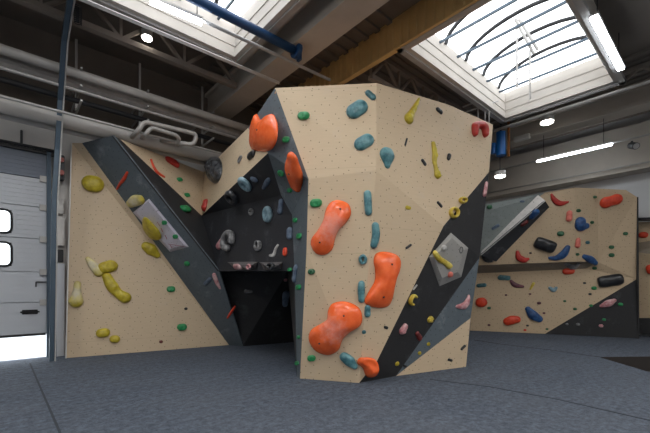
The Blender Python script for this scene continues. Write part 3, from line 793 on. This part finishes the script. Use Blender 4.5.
def hold(name, label, pts, mat, H, group=None, bolts=(), at=None, **kw):
    """pts (px, py, half width px). H height in metres as a factor of the width when negative"""
    SEED[0] += 1
    c = at or (sum(p[0] for p in pts)/len(pts), sum(p[1] for p in pts)/len(pts))
    r = cast(*c)
    if r is None: print('HOLD MISS', label); return
    h, n = r; M = frame(h, n); Mi = M.inverted(); dep = (h-O).length/ray(*c).length
    L = []
    for p in pts:
        q = local(M, Mi, p[0], p[1]); L.append((q.x, q.y, p[2]*dep/F))
    for i, p in enumerate(pts):     # widen where the panel is seen at a slant
        a = pts[max(i-1, 0)]; b = pts[min(i+1, len(pts)-1)]; tx, ty = b[0]-a[0], b[1]-a[1]; l_ = math.hypot(tx, ty)
        if l_ < 1e-6: continue
        q = local(M, Mi, p[0]-ty/l_*p[2], p[1]+tx/l_*p[2]); c0 = Vector(L[i][:2])
        wp = (Vector((q.x, q.y))-c0).length; iso = L[i][2]
        L[i] = (L[i][0], L[i][1], max(iso, min(iso*1.5, .5*iso+.5*wp)))
    wm = max(l[2] for l in L)
    if H < 0: H = -H*wm
    o = put(name, sweep_bm(L, H, seed=SEED[0], **kw), M, mat, label, group)
    for bp in bolts:
        q = local(M, Mi, *bp); bm = bmesh.new()
        # find crest height
        best = 0
        for v in o.data.vertices:
            if (Vector((v.co.x, v.co.y))-Vector((q.x, q.y))).length < wm*.35: best = max(best, v.co.z)
        tube(bm, [Vector((q.x, q.y, max(best-.02, 0))), Vector((q.x, q.y, best+.004))], .013, 10)
        put('bolt', bm, None, BOLT, None, parent=o)
    return o
def shell(name, label, outline, mat, H, center=None, group=None, bolts=(), p_=2.2, q_=2.0, lump=.03):
    """outline in px (smoothed, closed) -> rounded body over that outline"""
    SEED[0] += 1
    cx, cy = center or (sum(p[0] for p in outline)/len(outline), sum(p[1] for p in outline)/len(outline))
    h, n = cast(cx, cy); M = frame(h, n); Mi = M.inverted(); K = len(outline); O2 = []
    for i in range(K):
        a, b, c, d = (outline[(i+j-1) % K] for j in range(4))
        for s_ in range(5):
            f = s_/5
            O2.append([.5*(2*b[k]+(c[k]-a[k])*f+(2*a[k]-5*b[k]+4*c[k]-d[k])*f*f+(3*b[k]-a[k]-3*c[k]+d[k])*f**3) for k in (0, 1)])
    L = [local(M, Mi, *p) for p in O2]; NL = len(L)
    Ls = [sum((L[(i+j) % NL] for j in range(-9, 10)), Vector())/19 for i in range(NL)]; bm = bmesh.new(); rings = []; RN = 12
    for j in range(RN+1):
        r = math.sin(math.pi/2*(j+.25)/(RN+.25)); hh = H*(1-r**p_)**(1/q_) if r < 1 else 0
        ring_ = []
        for pa, pb in zip(L, Ls):
            p = pb.lerp(pa, r**2)
            z = hh*(1+lump*3*noise.noise(Vector((p.x*r, p.y*r, SEED[0]))*9)) if hh > 1e-4 else 0
            ring_.append(bm.verts.new((p.x*r, p.y*r, z-.003)))
        rings.append(ring_)
    N = len(L)
    for A, B in zip(rings, rings[1:]):
        for k in range(N): bm.faces.new((A[k], A[(k+1) % N], B[(k+1) % N], B[k]))
    bm.faces.new(rings[0]); bm.faces.new(rings[-1][::-1])
    o = put(name, bm, M, mat, label, group)
    for bp in bolts:
        q = local(M, Mi, *bp); bm = bmesh.new(); best = 0; 
        for v in o.data.vertices:
            if (Vector((v.co.x, v.co.y))-Vector((q.x, q.y))).length < .05: best = max(best, v.co.z)
        tube(bm, [Vector((q.x, q.y, max(best-.03, 0))), Vector((q.x, q.y, best+.003))], .013, 10); put('bolt', bm, None, BOLT, None, parent=o)
    return o
def ring(name, label, px, py, rx, ry, t_, mat, H=.05, rot=0, gap=0, group=None, thick2=None):
    h, n = cast(px, py); M = frame(h, n); k = (h-O).length/ray(px, py).length/F
    # foreshortening of the horizontal axis
    vd = (O-h).normalized(); fs = max(.6, abs((vd-Vector((0, 0, vd.z))).normalized().dot((n-Vector((0, 0, n.z))).normalized())))
    return put(name, ring_bm(rx*k/fs, ry*k, t_*k, H, rot, gap, thick2=(thick2*k if thick2 else None)), M, mat, label, group)

ORANGE = m_hold((246, 112, 58), (240, 98, 44), .25)
ORANGEC = m_hold((246, 112, 58), (240, 98, 44), .25, chalk=.5)
RED = m_hold((186, 52, 42), (165, 40, 34)); ORED = m_hold((226, 78, 44), (205, 60, 36))
TEAL = m_hold((104, 152, 158), (52, 102, 112), .4, scale=7); TEALD = m_hold((74, 120, 126), (42, 84, 92), .4)
GREEN = m_hold((36, 150, 88), (24, 118, 66)); GREEND = m_hold((44, 104, 66), (30, 78, 52))
YEL = m_hold((196, 178, 46), (166, 146, 36)); YELC = m_hold((206, 188, 60), (176, 156, 40), chalk=.7); YELP = m_hold((214, 196, 92), (190, 160, 50))
BLK = m_hold((40, 42, 46), (26, 27, 30), .3); BLKG = m_hold((70, 72, 76), (34, 35, 38), .3)
BLUE = m_hold((44, 88, 140), (30, 62, 110)); BGREY = m_hold((110, 126, 146), (74, 88, 108)); LBLUE = m_hold((142, 168, 178), (104, 134, 146))
PINK = m_hold((224, 128, 112), (206, 104, 90)); WPINK = m_hold((214, 178, 178), (178, 110, 116)); MAR = m_hold((104, 54, 66), (80, 42, 54))
GRY = m_hold((150, 150, 150), (90, 90, 92)); DRED = m_hold((120, 44, 42), (90, 34, 34)); WHT = m_hold((206, 204, 200), (160, 158, 156))

# --- boulder, large orange
shell('large_sloper', 'largest orange dumbbell-shaped hold high on the boulder front, leaning right',
      [(338.8, 200), (348.5, 204), (351, 214), (346, 223), (338.5, 231), (335, 240), (332.5, 249), (326, 254.5), (317.8, 254.5), (312, 248.5), (311, 240), (317.5, 230.4), (323, 220.7), (326, 209.4), (331, 202)], ORANGEC, .15, center=(331, 228), bolts=[(341, 210), (321, 243)])
shell('large_sloper', 'orange waisted hold on the right of the boulder front above its black band',
      [(376, 253.5), (384, 251.5), (395, 254), (400, 260), (399, 269), (395.5, 277), (393, 288), (391, 300), (387, 306.5), (378, 308), (368, 305.5), (364.5, 300.5), (369, 291), (374.5, 281), (375, 270), (373.5, 261)], ORANGE, .16, center=(383.5, 281), bolts=[(387, 264), (379, 296)])
shell('large_sloper', 'orange dumbbell-shaped hold low on the boulder front, wide and bright-topped',
      [(333.3, 303), (345.7, 301.5), (358.2, 307), (362.3, 316.6), (360, 326), (350, 332.5), (342.6, 340), (338.5, 350), (329, 355), (316.6, 351.5), (309, 340.5), (311, 330), (320.8, 323.5), (327.5, 318.5), (328.5, 309.4)], ORANGEC, .18, center=(336, 328), bolts=[(346, 314), (322, 341)])
hold('hooked_hold', 'orange hooked hold at the foot of the boulder where plywood meets black', [(361, 361.5, 4.2), (368, 364.5, 7), (370.5, 371, 6.5)], ORANGE, .17, skew=-.3, dish=.35, lump=.04)
shell('horned_sloper', 'big orange horned hold on the grey left flank near the boulder top',
      [(257, 114), (260.5, 119.5), (265, 121.5), (269, 115), (274, 115), (277.5, 125), (277, 139), (272, 149), (263, 152), (254, 150.5), (251, 145), (252, 130), (254.5, 119)], ORANGE, .15, center=(264.5, 135), bolts=[(266, 132)])
hold('long_sloper', 'tall orange lens-shaped hold on the grey left flank of the boulder', [(293.5, 158, 4.5), (295, 170, 7.5), (297, 184, 5.5)], ORANGE, .13, bolts=[(295, 170)], lump=.02)
# --- boulder teal
hold('teal_sloper', 'round teal hold high on the boulder front just left of its corner', [(354, 111.5, 7.6), (360, 107.5, 7.6)], TEAL, -.75, skew=.15)
hold('teal_edge', 'small dark teal hold at the very top corner of the boulder', [(368, 93, 3), (373, 97.5, 3.2)], TEALD, -.8)
hold('teal_sloper', 'teal hold below the topmost teal ball, left of the boulder corner', [(361, 144, 6.8), (367, 140.5, 6.8)], TEAL, -.75, skew=.15)
hold('teal_sloper', 'teal hold just right of the boulder corner, pointed at its base', [(386.5, 156, 7.5), (386.8, 160, 6), (387, 165, 3.2)], TEAL, -.7)
hold('teal_pinch', 'upright teal bar hold on the boulder corner, uppermost of its column', [(367.5, 194, 3.8), (368, 204, 3.9), (368.5, 212, 3.6)], TEAL, -1.0)
hold('teal_pinch', 'upright teal bar hold above the orange waisted hold, slightly curved', [(375, 226, 3.6), (375.5, 236, 4.0), (373.5, 245, 3.4)], TEAL, -1.0)
ring('teal_pocket', 'small teal pocket hold between the two upper orange holds', 363, 259.5, 2.6, 3.6, 1.7, TEAL, .06)
hold('teal_pinch', 'upright teal bar hold left of the orange waisted hold', [(361.5, 284, 3.4), (361.3, 291, 3.7), (361.3, 300, 3.0)], TEAL, -1.0)
hold('teal_pocket', 'little teal hold under the orange waisted hold', [(367.5, 308, 3), (367.3, 314, 3.2)], TEAL, -.9, dish=.4)
hold('teal_foothold', 'tiny teal foothold in the column above the orange foot hold', [(364, 332, 2.0)], TEALD, -.8)
hold('teal_edge', 'slanted teal oval hold low on the boulder front beside the orange foot hold', [(344.5, 357, 4.8), (350, 361.5, 5.4), (354.5, 366, 3.2)], TEAL, -.7)
# --- boulder green
for lab, x, y, w, m_ in (
    ('bright green knob at the upper left of the boulder front', 303.6, 115.7, 5.8, GREEN),
    ('bright green ribbed knob on the front left edge above the tallest orange hold', 316, 203, 5.8, GREEN),
    ('dark green foothold on the left of the boulder front between two orange holds', 311.5, 271.5, 3.6, GREEND),
    ('green foothold at the lower left of the boulder front', 311.5, 358, 4, GREEN),
    ('green knob on the grey flank right of the big horned hold', 286, 139.5, 4, GREEN),
    ('green knob left of the tall orange lens-shaped hold', 281, 173, 3.4, GREEN),
    ('green knob touching the foot of the tall orange lens-shaped hold', 290, 190, 3.2, GREEN),
    ('green knob on the grey flank level with the tallest orange front hold', 295.5, 220, 3.0, GREEN),
    ('green round knob on the narrow grey flank beside the big orange front hold', 299.5, 236, 3.8, GREEN),
    ('small green knob at the left rim of the flank beside the ledge', 290, 269.5, 2.6, GREEN),
    ('green knob on the grey strip just below the ledge level', 299, 287, 3.6, GREEN),
    ('green knob low on the grey strip beside the wide orange hold', 298.6, 337, 2.4, GREEN),
    ('pale green knob lowest on the grey strip near the floor', 297.2, 363, 2.8, GREEN)):
    hold('green_foothold', lab, [(x-w*.35, y, w*.72), (x+w*.35, y-w*.05, w*.72)], m_, -.9, 'green footholds on the boulder', skew=.35, dish=.25, lump=.09)
hold('blue_drop_hold', 'blue drop-shaped hold low beside the cave entrance', [(292, 342, 2.2), (292, 351, 4.0)], BLUE, -.8)
hold('grey_blue_hold', 'grey-blue upright hold at the cave edge below the ledge', [(286, 294, 3.6), (285, 304, 2.8)], BGREY, -.8)
hold('grey_blue_hold', 'grey-blue upright hold on the flank just under ledge level', [(296.5, 268, 2.4), (294.8, 279, 2.6)], BGREY, -.8)
hold('grey_blue_hold', 'small round grey-blue hold on the dark face beside the flank', [(290, 231, 3), (290, 236, 3)], BGREY, -.8)
hold('grey_blue_hold', 'slim grey-blue hold right of the lower ring on the dark face', [(281.5, 202, 2.4), (280.5, 211, 2.6)], BGREY, -.8)
# --- boulder upper right panel
hold('yellow_tail_hold', 'yellow tadpole-shaped hold at the top of the upper right panel', [(419, 99, 1.2), (415, 107, 2.4), (411.5, 113, 3.2), (408.5, 119, 5.0)], YEL, -.9, lump=.1)
hold('yellow_rail', 'long knobbly yellow rail in the middle of the upper right panel', [(433, 144, 2.0), (434.5, 154, 2.6), (434, 160, 2.2), (435.5, 168, 2.0), (437, 175, 3.2)], YEL, -.9, lump=.14)
for lab, x, y, dx, dy, w in (
    ('tiny black edge near the top of the upper right panel', 439, 111, 1.6, 1.4, 1.8),
    ('thin dark edge left of the knobbly yellow rail', 406, 142, .9, -3, .9),
    ('tiny black edge left of the middle of the yellow rail', 423.6, 162.5, 1.2, 1.8, 1.5),
    ('tiny black edge right of the yellow rail', 448.6, 157, .4, -1.4, 1.9),
    ('tiny black edge below the yellow rail', 439.5, 204.5, 1.6, 1.8, 1.3),
    ('tiny black edge on the slanting lower panel beside the orange waisted hold', 408.5, 246.5, 2, -1.4, 1.3),
    ('tiny black foothold at the rim of the black band', 386, 327.5, .8, .3, 1.6),
    ('tiny dark foothold at the right of the low plywood triangle', 463, 347.5, 1.5, -1.5, 1.3),
    ('tiny dark foothold in the middle of the low plywood triangle', 450, 360, 1.4, .4, 1.3),
    ('tiny dark foothold at the left tip of the low plywood triangle', 405, 366, 1.0, .4, 1.2)):
    hold('black_foothold', lab, [(x-dx, y-dy, w), (x+dx, y+dy, w)], BLK, -1.0, 'little black footholds on the boulder')
hold('yellow_foothold', 'tiny yellow foothold under the seam on the right of the boulder corner', [(407, 207.5, 2.0), (409.5, 208, 1.8)], YEL, -.8)
hold('red_jug', 'red M-shaped hold at the right edge near the boulder top', [(474, 133.5, 2.6), (474.3, 127, 3.4), (479, 125.5, 3.2), (483, 128, 3.2), (484.2, 134.5, 2.4)], RED, .10, hp=.4, at=(479, 129))
ring('yellow_wire_hold', 'looped yellow hold at the lower point of the upper right panel', 453, 213, 3.6, 4.4, 1.3, YELP, .07, .4)
ring('yellow_wire_hold', 'smaller yellow loop hold near the right edge above the black band', 462, 200.5, 3.0, 2.4, 1.1, YELP, .06, .2)
# --- black band
hold('yellow_wave_hold', 'curved yellow hold lying across the pale diamond volume', [(434.5, 253, 2.4), (439, 259, 2.8), (444, 262, 2.6), (449, 266, 3.0)], YELP, -1, lump=.12)
hold('cream_knob', 'cream knob near the top of the pale diamond volume', [(443.5, 248, 3.0)], WHT, -.9)
hold('red_knob', 'red knob at the bottom of the pale diamond volume', [(450, 274.5, 3.0)], PINK, -.9)
ring('black_emblem', 'small black oval emblem on the pale diamond volume', 461.3, 250, 1.5, 3.0, .45, BLK, .006, .2)
ring('yellow_hook_hold', 'yellow hook-shaped hold on the black band left of the small round one', 411.5, 299.5, 3.0, 3.6, 1.5, YELP, .08, 1.2, gap=1.9)
hold('white_edge', 'thin white edge on the black band above the yellow hook', [(413.5, 289, .9), (416.5, 285.5, .9)], WHT, -.9)
hold('yellow_knob', 'yellow and white knob by the grey diagonal band', [(430, 319.5, 3.4)], YELP, -.9, lump=.15)
hold('red_white_knob', 'red and white speckled hold in the middle of the black band', [(402, 330.5, 3.2), (404.5, 326.5, 2.6)], WPINK, -.9, lump=.15)
hold('dark_red_knob', 'dark red hold at the edge between black and grey bands', [(417, 333.5, 2.2), (419.5, 338, 2.6)], DRED, -.9)
for lab, x, y, w in (('tiny yellow foothold on the grey band, higher one', 428.5, 344, 1.8), ('tiny yellow foothold on the grey band, lower one', 419.5, 353, 1.8), ('small yellow foothold at the foot of the black band', 397, 363.7, 2.3)):
    hold('yellow_foothold', lab, [(x, y, w)], YEL, -.8)
hold('crescent_hold', 'white and pink crescent hold on the grey diagonal band', [(457, 306.5, 1.8), (464, 305.5, 3.4), (467.5, 300, 2.4), (468.5, 296, 1.2)], WPINK, -.8)
hold('grey_pink_hold', 'narrow grey-pink hold at the top right tip of the black band', [(486, 184, 1.6), (484, 194, 2.0)], WPINK, -.8)
# --- left wall yellow
hold('yellow_sloper', 'round yellow dome high on the large plywood panel of the left wall', [(91.5, 183.5, 8.3), (94.5, 184, 8.3)], YEL, -.72, skew=.2)
hold('yellow_sloper', 'yellow hold at the top left of the pale violet volume', [(131, 203.5, 4.2), (136, 200.5, 5.6), (141, 199.5, 4.6)], YELC, -.85)
shell('yellow_lens', 'yellow lens-shaped hold against the pale violet volume', [(143, 218.4), (146.5, 217.7), (153.2, 224), (159.5, 231.5), (161, 238.5), (154.6, 240.2), (147.7, 235.7), (143.5, 227.4)], YEL, .10, center=(151, 229))
hold('yellow_sloper', 'yellow oval hold below the lens-shaped one', [(146.5, 246.5, 4.6), (151.5, 250, 5.8), (157, 255, 3.2)], YEL, -.8)
hold('yellow_pinch', 'yellow hold with a pale tip, upper left of the yellow cluster', [(88, 259, 2.4), (93, 265, 4.2), (99, 272, 4.8)], YELC, -.85, lump=.08)
hold('yellow_pinch', 'stubby yellow hold, upper right of the yellow cluster', [(104, 268, 5.8), (111, 266, 6)], YEL, -.85, lump=.08)
hold('yellow_pinch', 'long yellow hold with a swollen end, lower part of the yellow cluster', [(107, 277, 4.2), (112, 286, 5.4), (118, 293, 4.6), (125, 297.5, 5.6)], YEL, -.85, lump=.08)
hold('yellow_pear_hold', 'yellow pear-shaped hold at the left edge of the large plywood panel', [(77.5, 284, 3.0), (77, 292, 3.8), (76, 301, 6.4)], YELC, -.8)
hold('yellow_knob', 'yellow knob low on the large plywood panel, left one of a pair', [(101, 333, 4.4), (105, 332.5, 4.4)], YEL, -.9, skew=.2)
hold('yellow_knob', 'smaller yellow knob low on the large plywood panel, right one of a pair', [(113.5, 338.8, 3.5), (116, 339, 3.6)], YEL, -.9, skew=.2)
# --- left wall greens / reds
for lab, x, y, w in (
    ('green knob on the upper half of the pale violet volume', 164.5, 222.5, 2.8),
    ('green knob on the lower half of the pale violet volume', 175.5, 236.5, 2.8),
    ('small green knob near the top of the notch plywood', 179.5, 179.5, 2.8),
    ('small green knob near the tip of the notch plywood', 187, 195, 2.8),
    ('bluish green knob on the slanting black band left of the tip', 185, 209, 4.4),
    ('bluish green knob on the slanting grey panel below the volume', 187, 263.5, 2.9),
    ('green knob on the large plywood panel beside the grey panel, upper one', 171, 289, 4.0),
    ('green knob low on the large plywood panel near its right point', 182, 327, 4.6)):
    hold('green_foothold', lab, [(x-w*.35, y, w*.7), (x+w*.35, y-.2, w*.7)], GREEN, -.9, 'green footholds on the left wall', skew=.35, dish=.25, lump=.09)
hold('foothold', 'tiny dark foothold above the lower green knob on the large plywood panel', [(186, 308.7, 1.4)], BLK, -.9)
hold('foothold', 'tiny dark foothold at the bottom of the large plywood panel', [(161, 341.7, 1.5)], DRED, -.9)
hold('orange_rail', 'thin orange-red rail near the top of the slanting grey panel', [(127.5, 172.5, 1.2), (124, 179, 1.7), (120, 184, 1.3), (117, 189, .9)], ORED, -1.1)
hold('orange_rail', 'long thin curved orange rail on the plywood left of the notch', [(151, 160, .8), (153.5, 167, 1.0), (157.5, 173, 1.2), (164, 177, .8)], ORED, -1.2)
hold('red_edge', 'red block hold near the top of the plywood left of the notch', [(169, 160, 3.2), (175, 164, 3.0)], RED, -.8, sq=.6)
hold('red_knob', 'red knob at the bottom tip of the plywood notch', [(206.5, 203, 2.6), (205.5, 207.5, 3.0)], RED, -.9)
hold('orange_rail', 'thin orange rail low in the dark cave', [(235, 306.5, .9), (230, 314, 1.3), (227.5, 318, .8)], ORED, -1.1)
# --- notch / dark face
shell('black_ball_hold', 'big glossy black ball-like hold sitting in the plywood notch', [(212, 158), (218, 157), (222, 163), (222, 173), (219, 181), (214.5, 183.5), (210, 179), (208.5, 167)], m_hold((92, 94, 98), (26, 27, 30), .28, scale=14), .20, center=(215.5, 170), lump=.12)
ring('grey_ring_hold', 'small black and white ring hold on the rising plywood band', 240.5, 159.5, 2.2, 2.0, 1.0, GRY, .04, .5)
hold('black_knob', 'small black knob under the big horned orange hold', [(250.5, 156.5, 2.6), (254, 154, 2.6)], BLK, -.9)
ring('ring_hold', 'upper pale blue ring hold on the dark face', 246, 183, 2.6, 5.4, 3.0, LBLUE, .10, .25)
ring('ring_hold', 'lower pale blue ring hold on the dark face', 269.3, 214.5, 2.5, 5.4, 2.9, LBLUE, .10, .05)
hold('grey_blue_hold', 'small grey-blue knob right of the upper ring', [(253, 179, 2.2), (255.5, 179.5, 2.2)], BGREY, -.8)
hold('grey_blue_hold', 'slanted grey-blue pinch high on the dark face', [(263.5, 188, 1.8), (267, 182, 2.6), (269, 179, 1.8)], BGREY, -.8)
ring('dark_ring_hold', 'dark glossy hold left below the upper ring', 233, 196, 3.4, 5.0, 2.7, BLKG, .12, .5)
ring('small_ring_hold', 'tiny grey ring in the middle of the dark face', 251.8, 212, 1.7, 2.5, 1.1, GRY, .05)
ring('double_ring_hold', 'large grey open ring hold above the ledge', 230.5, 241, 5.0, 7.0, 3.0, GRY, .15, .7, gap=.8)
hold('red_white_hold', 'red and white hold touching the large grey ring', [(219.5, 246, 2.6), (222.5, 241, 2.2)], WPINK, -.9)
ring('small_ring_hold', 'grey ring with a heavy lower lip right of the large grey ring', 259.5, 245.5, 2.2, 4.2, 1.9, GRY, .09, thick2=.7)
hold('squiggle_hold', 'thin white S-shaped hold above the ledge', [(270, 255.5, 1.2), (274, 255, 1.6), (276, 249, 1.3), (278, 245.5, 1.0)], WHT, -1)
hold('red_knob', 'small red knob at the right end above the ledge', [(285.5, 250.5, 2.2), (285.3, 253.5, 2.2)], ORED, -.9)
hold('pink_knob', 'dull pink hold on the left volume under the overhang', [(236, 266.5, 2.2), (240, 266.5, 2.2)], WPINK, -.8, 'holds under the overhang')
ring('pink_ring_hold', 'dull pink ring at the right part of the left volume', 249.5, 267, 1.6, 2.2, 1.0, WPINK, .05)
ring('dark_ring_hold', 'dark ring on the right volume under the overhang', 272, 266.5, 2.6, 2.6, 1.4, BLKG, .07)
hold('pink_rail', 'white and pink rail low on the slanting grey panel', [(214.5, 275, 2.0), (217, 282, 1.9), (220, 288, 1.1)], WPINK, -.9)
hold('grey_edge', 'dull grey edge left of the white and pink rail', [(205, 284, 1.8), (210, 279, 2.0)], BGREY, -.7)
hold('grey_edge', 'small grey edge inside the cave', [(246, 291.5, 2.0), (251, 291.5, 1.6)], GRY, -.7)
hold('pink_knob', 'tiny pink knob at the cave edge beside the flank', [(285.5, 280, 1.6)], WPINK, -.8)

# --- far wall
hold('crescent_hold', 'red crescent hold near the top of the far wall', [(551.5, 194.5, 1.0), (554.5, 200, 2.4), (560, 203.5, 2.6), (568, 202, .9)], RED, -.9)
hold('orange_sloper', 'orange kidney-shaped hold at the top right of the far wall', [(606, 202.5, 5.6), (611, 201, 5.0), (616, 199.5, 5.4)], ORED, -.8)
hold('pink_hold', 'upper of two pink holds on the far wall', [(569.5, 213, 2.6), (569, 219, 2.8)], PINK, -.8)
hold('pink_hold', 'lower of two pink holds on the far wall', [(578, 240, 2.2), (577.5, 245.5, 2.6)], PINK, -.8)
hold('blue_hold', 'round blue hold high on the far wall with a side lobe', [(580, 222, 5.0), (580.5, 226, 5.4), (585.5, 226, 3.2)], BLUE, -.85)
hold('block_hold', 'black rounded block on the overhanging far panel', [(541, 243.5, 6.0), (549, 246.3, 6.0)], BLK, -.8, sq=.35)
hold('block_hold', 'wide black rounded block at the right of the far wall', [(604.5, 281.5, 5.8), (616, 279.7, 5.8)], BLK, -.8, sq=.35)
hold('crescent_hold', 'red crescent hold left on the overhanging far panel', [(517.5, 252, 1.6), (519, 257.5, 3.0), (524, 260, 3.0), (528, 259, 1.4)], RED, -.9)
hold('blue_crescent_hold', 'blue crescent hold just above the ledge of the far wall', [(550, 258, 1.6), (556, 258, 2.6), (563, 254.5, 3.6), (567.5, 247.5, 2.4)], BLUE, -.9)
hold('blue_hold', 'blue horn-shaped hold at the right end of the ledge', [(584, 256.5, 2.2), (590, 259.5, 3.6), (595, 263, 2.4)], BLUE, -.9)
hold('orange_knob', 'orange knob hanging under the right end of the ledge', [(566, 271.5, 3.2), (571, 271, 3.2)], ORED, -.9)
hold('grey_fin', 'grey wedge hold beside the orange knob at the ledge end', [(566, 264, 1.6), (573, 267, 2.6), (578, 264, 1.6)], GRY, -.7)
hold('maroon_hold', 'maroon curved hold on the lower far wall', [(511, 281, 1.4), (515, 285, 2.4), (523, 286.5, 1.2)], MAR, -.9)
hold('teal_edge', 'flat teal hold under the ledge of the far wall', [(500.5, 277.5, 2.6), (508, 278, 2.4)], TEALD, -.6)
hold('teal_edge', 'dark teal hold at the lower far wall beside the boulder edge', [(478.5, 285.5, 2.0), (484.5, 285, 2.0)], TEALD, -.8)
hold('yellow_edge', 'slim yellow hold in the middle of the lower far wall', [(530.5, 289, 1.0), (533.5, 283.5, 1.4)], YELP, -.9)
hold('light_blue_hold', 'light blue two-lobed hold on the lower far wall', [(550, 288, 1.6), (553.5, 290, 2.2), (556, 288, 1.4)], LBLUE, -.9)
hold('orange_knob', 'round orange-red knob at the left of the lower far wall', [(480.5, 302.5, 4.8), (482, 302.3, 4.8)], ORED, -.8)
hold('orange_sloper', 'flat orange hold near the floor of the far wall', [(507.5, 321.5, 4.0), (512, 320, 4.4), (517, 319.5, 3.4)], ORED, -.8)
hold('blue_hold', 'blue half-moon hold low on the far wall', [(528, 309, 2.6), (533, 315, 4.6), (539, 319, 3.4)], BLUE, -.8)
hold('pink_lens', 'pink and white lens-shaped hold on the far black corner', [(601.5, 306, 1.8), (608, 303.5, 3.6), (614, 300.5, 2.0)], WPINK, -.8)
hold('blue_hold', 'blue knob at the upper end of the diagonal ridge', [(532, 216.5, 2.4), (535, 212.5, 3.4)], BLUE, -.9)
hold('red_edge', 'dull red hold on the dark side of the diagonal ridge', [(522.5, 224.5, 1.8), (526, 222, 1.8)], DRED, -.9)
hold('grey_claw_hold', 'black and grey hold at the lower end of the diagonal ridge', [(483, 254, 2.4), (486.5, 259, 3.0), (491, 260.5, 2.0)], BLKG, -1.0, lump=.2)
hold('grey_edge', 'small grey edge in the middle of the pale grey far panel', [(493, 228.5, 1.5), (498, 225.5, 1.6)], BGREY, -.8)
hold('grey_edge', 'tiny dark edge near the top of the pale grey far panel', [(521, 201.3, 1.1), (523.5, 201.5, 1.1)], BGREY, -.8)
hold('green_edge', 'green hold at the top left corner of the pale grey far panel', [(489.5, 207, 2.2)], GREEND, -.8)
hold('orange_knob', 'orange knob on the further wall at the right edge of the photo', [(642, 235, 3.0), (644.5, 235, 3.0)], ORED, -.8)
hold('orange_knob', 'half-cut orange knob low on the further wall at the right edge', [(650, 268, 3.4), (651, 271, 3.4)], ORED, -.8)
for lab, x, y, w, m_ in (
    ('dark foothold left of the orange kidney-shaped hold', 595, 197, 1.9, GREEND),
    ('green foothold under the red crescent near the top of the far wall', 578.5, 210.5, 2.2, GREEND),
    ('green foothold right of the round blue hold', 592, 222.3, 2.0, GREEND),
    ('green foothold alone at the right edge of the far wall', 625.5, 233.5, 2.2, GREEND),
    ('upper of two stacked green footholds at the right of the far wall', 611.5, 247, 2.4, GREEND),
    ('lower of two stacked green footholds at the right of the far wall', 611.5, 255, 2.6, GREEND),
    ('round green foothold above the black block on the far wall', 560.5, 233.5, 3.2, GREEND),
    ('green foothold right of the lower pink hold', 587.5, 242.3, 2.2, TEALD),
    ('small green foothold above the ledge end', 577.5, 254.3, 1.8, GREEND),
    ('green foothold below the blue horn-shaped hold', 594.5, 268, 2.0, GREEND),
    ('green foothold left of the wide black block', 594, 288, 2.4, GREEN),
    ('dark foothold under the wide green one left of the wide black block', 590, 294, 1.5, BLK),
    ('tiny dark foothold above the lower green one near the wide black block', 584.5, 283, 1.4, BLK),
    ('tiny green foothold above the black corner', 591, 305.5, 1.7, GREEN),
    ('green foothold on the far black corner beside the pink lens', 620.5, 304.3, 2.2, GREEN),
    ('small greenish foothold low on the black corner', 604, 319.5, 1.7, GREEN),
    ('small pink foothold low on the black corner', 601, 325.7, 2.0, WPINK),
    ('pale foothold at the lower left of the black corner, right one', 578, 324.2, 1.8, GRY),
    ('pale foothold at the lower left of the black corner, left one', 567, 324, 1.4, GRY),
    ('dark foothold beside the round orange-red knob', 489, 308, 1.8, GREEND),
    ('brown foothold above the blue half-moon hold', 539, 303, 1.9, MAR),
    ('tiny green foothold in the middle of the lower far wall', 564.7, 301, 1.4, GREEND),
    ('tiny dark foothold right of the blue half-moon hold', 544, 313, 1.3, MAR),
    ('small green foothold left above the black corner', 575, 309, 1.7, GREEND),
    ('tiny orange foothold at the floor edge below the blue half-moon', 525, 330, 1.4, ORED),
    ('tiny dark foothold between orange and blue low holds', 527.5, 325.5, 1.3, BLK),
    ('tiny foothold near the floor at the left of the far wall', 489, 325, 1.4, MAR),
    ('tiny dark foothold above the red crescent on the overhanging panel', 530.5, 253, 1.2, BLK),
    ('tiny dark foothold beneath the slim yellow hold', 530, 294, 1.2, MAR),
    ('tiny dark foothold below the flat teal hold', 506, 295, 1.2, MAR),
    ('tiny foothold at the right edge above the wide black block', 622.5, 278, 1.4, GREEND),
    ('tiny green foothold right of the blue half-moon near the floor', 547, 329, 1.3, GREEND)):
    hold('foothold', lab, [(x-w*.3, y, w*.72), (x+w*.3, y, w*.72)], m_, -.9, 'little footholds on the far wall', skew=.3)
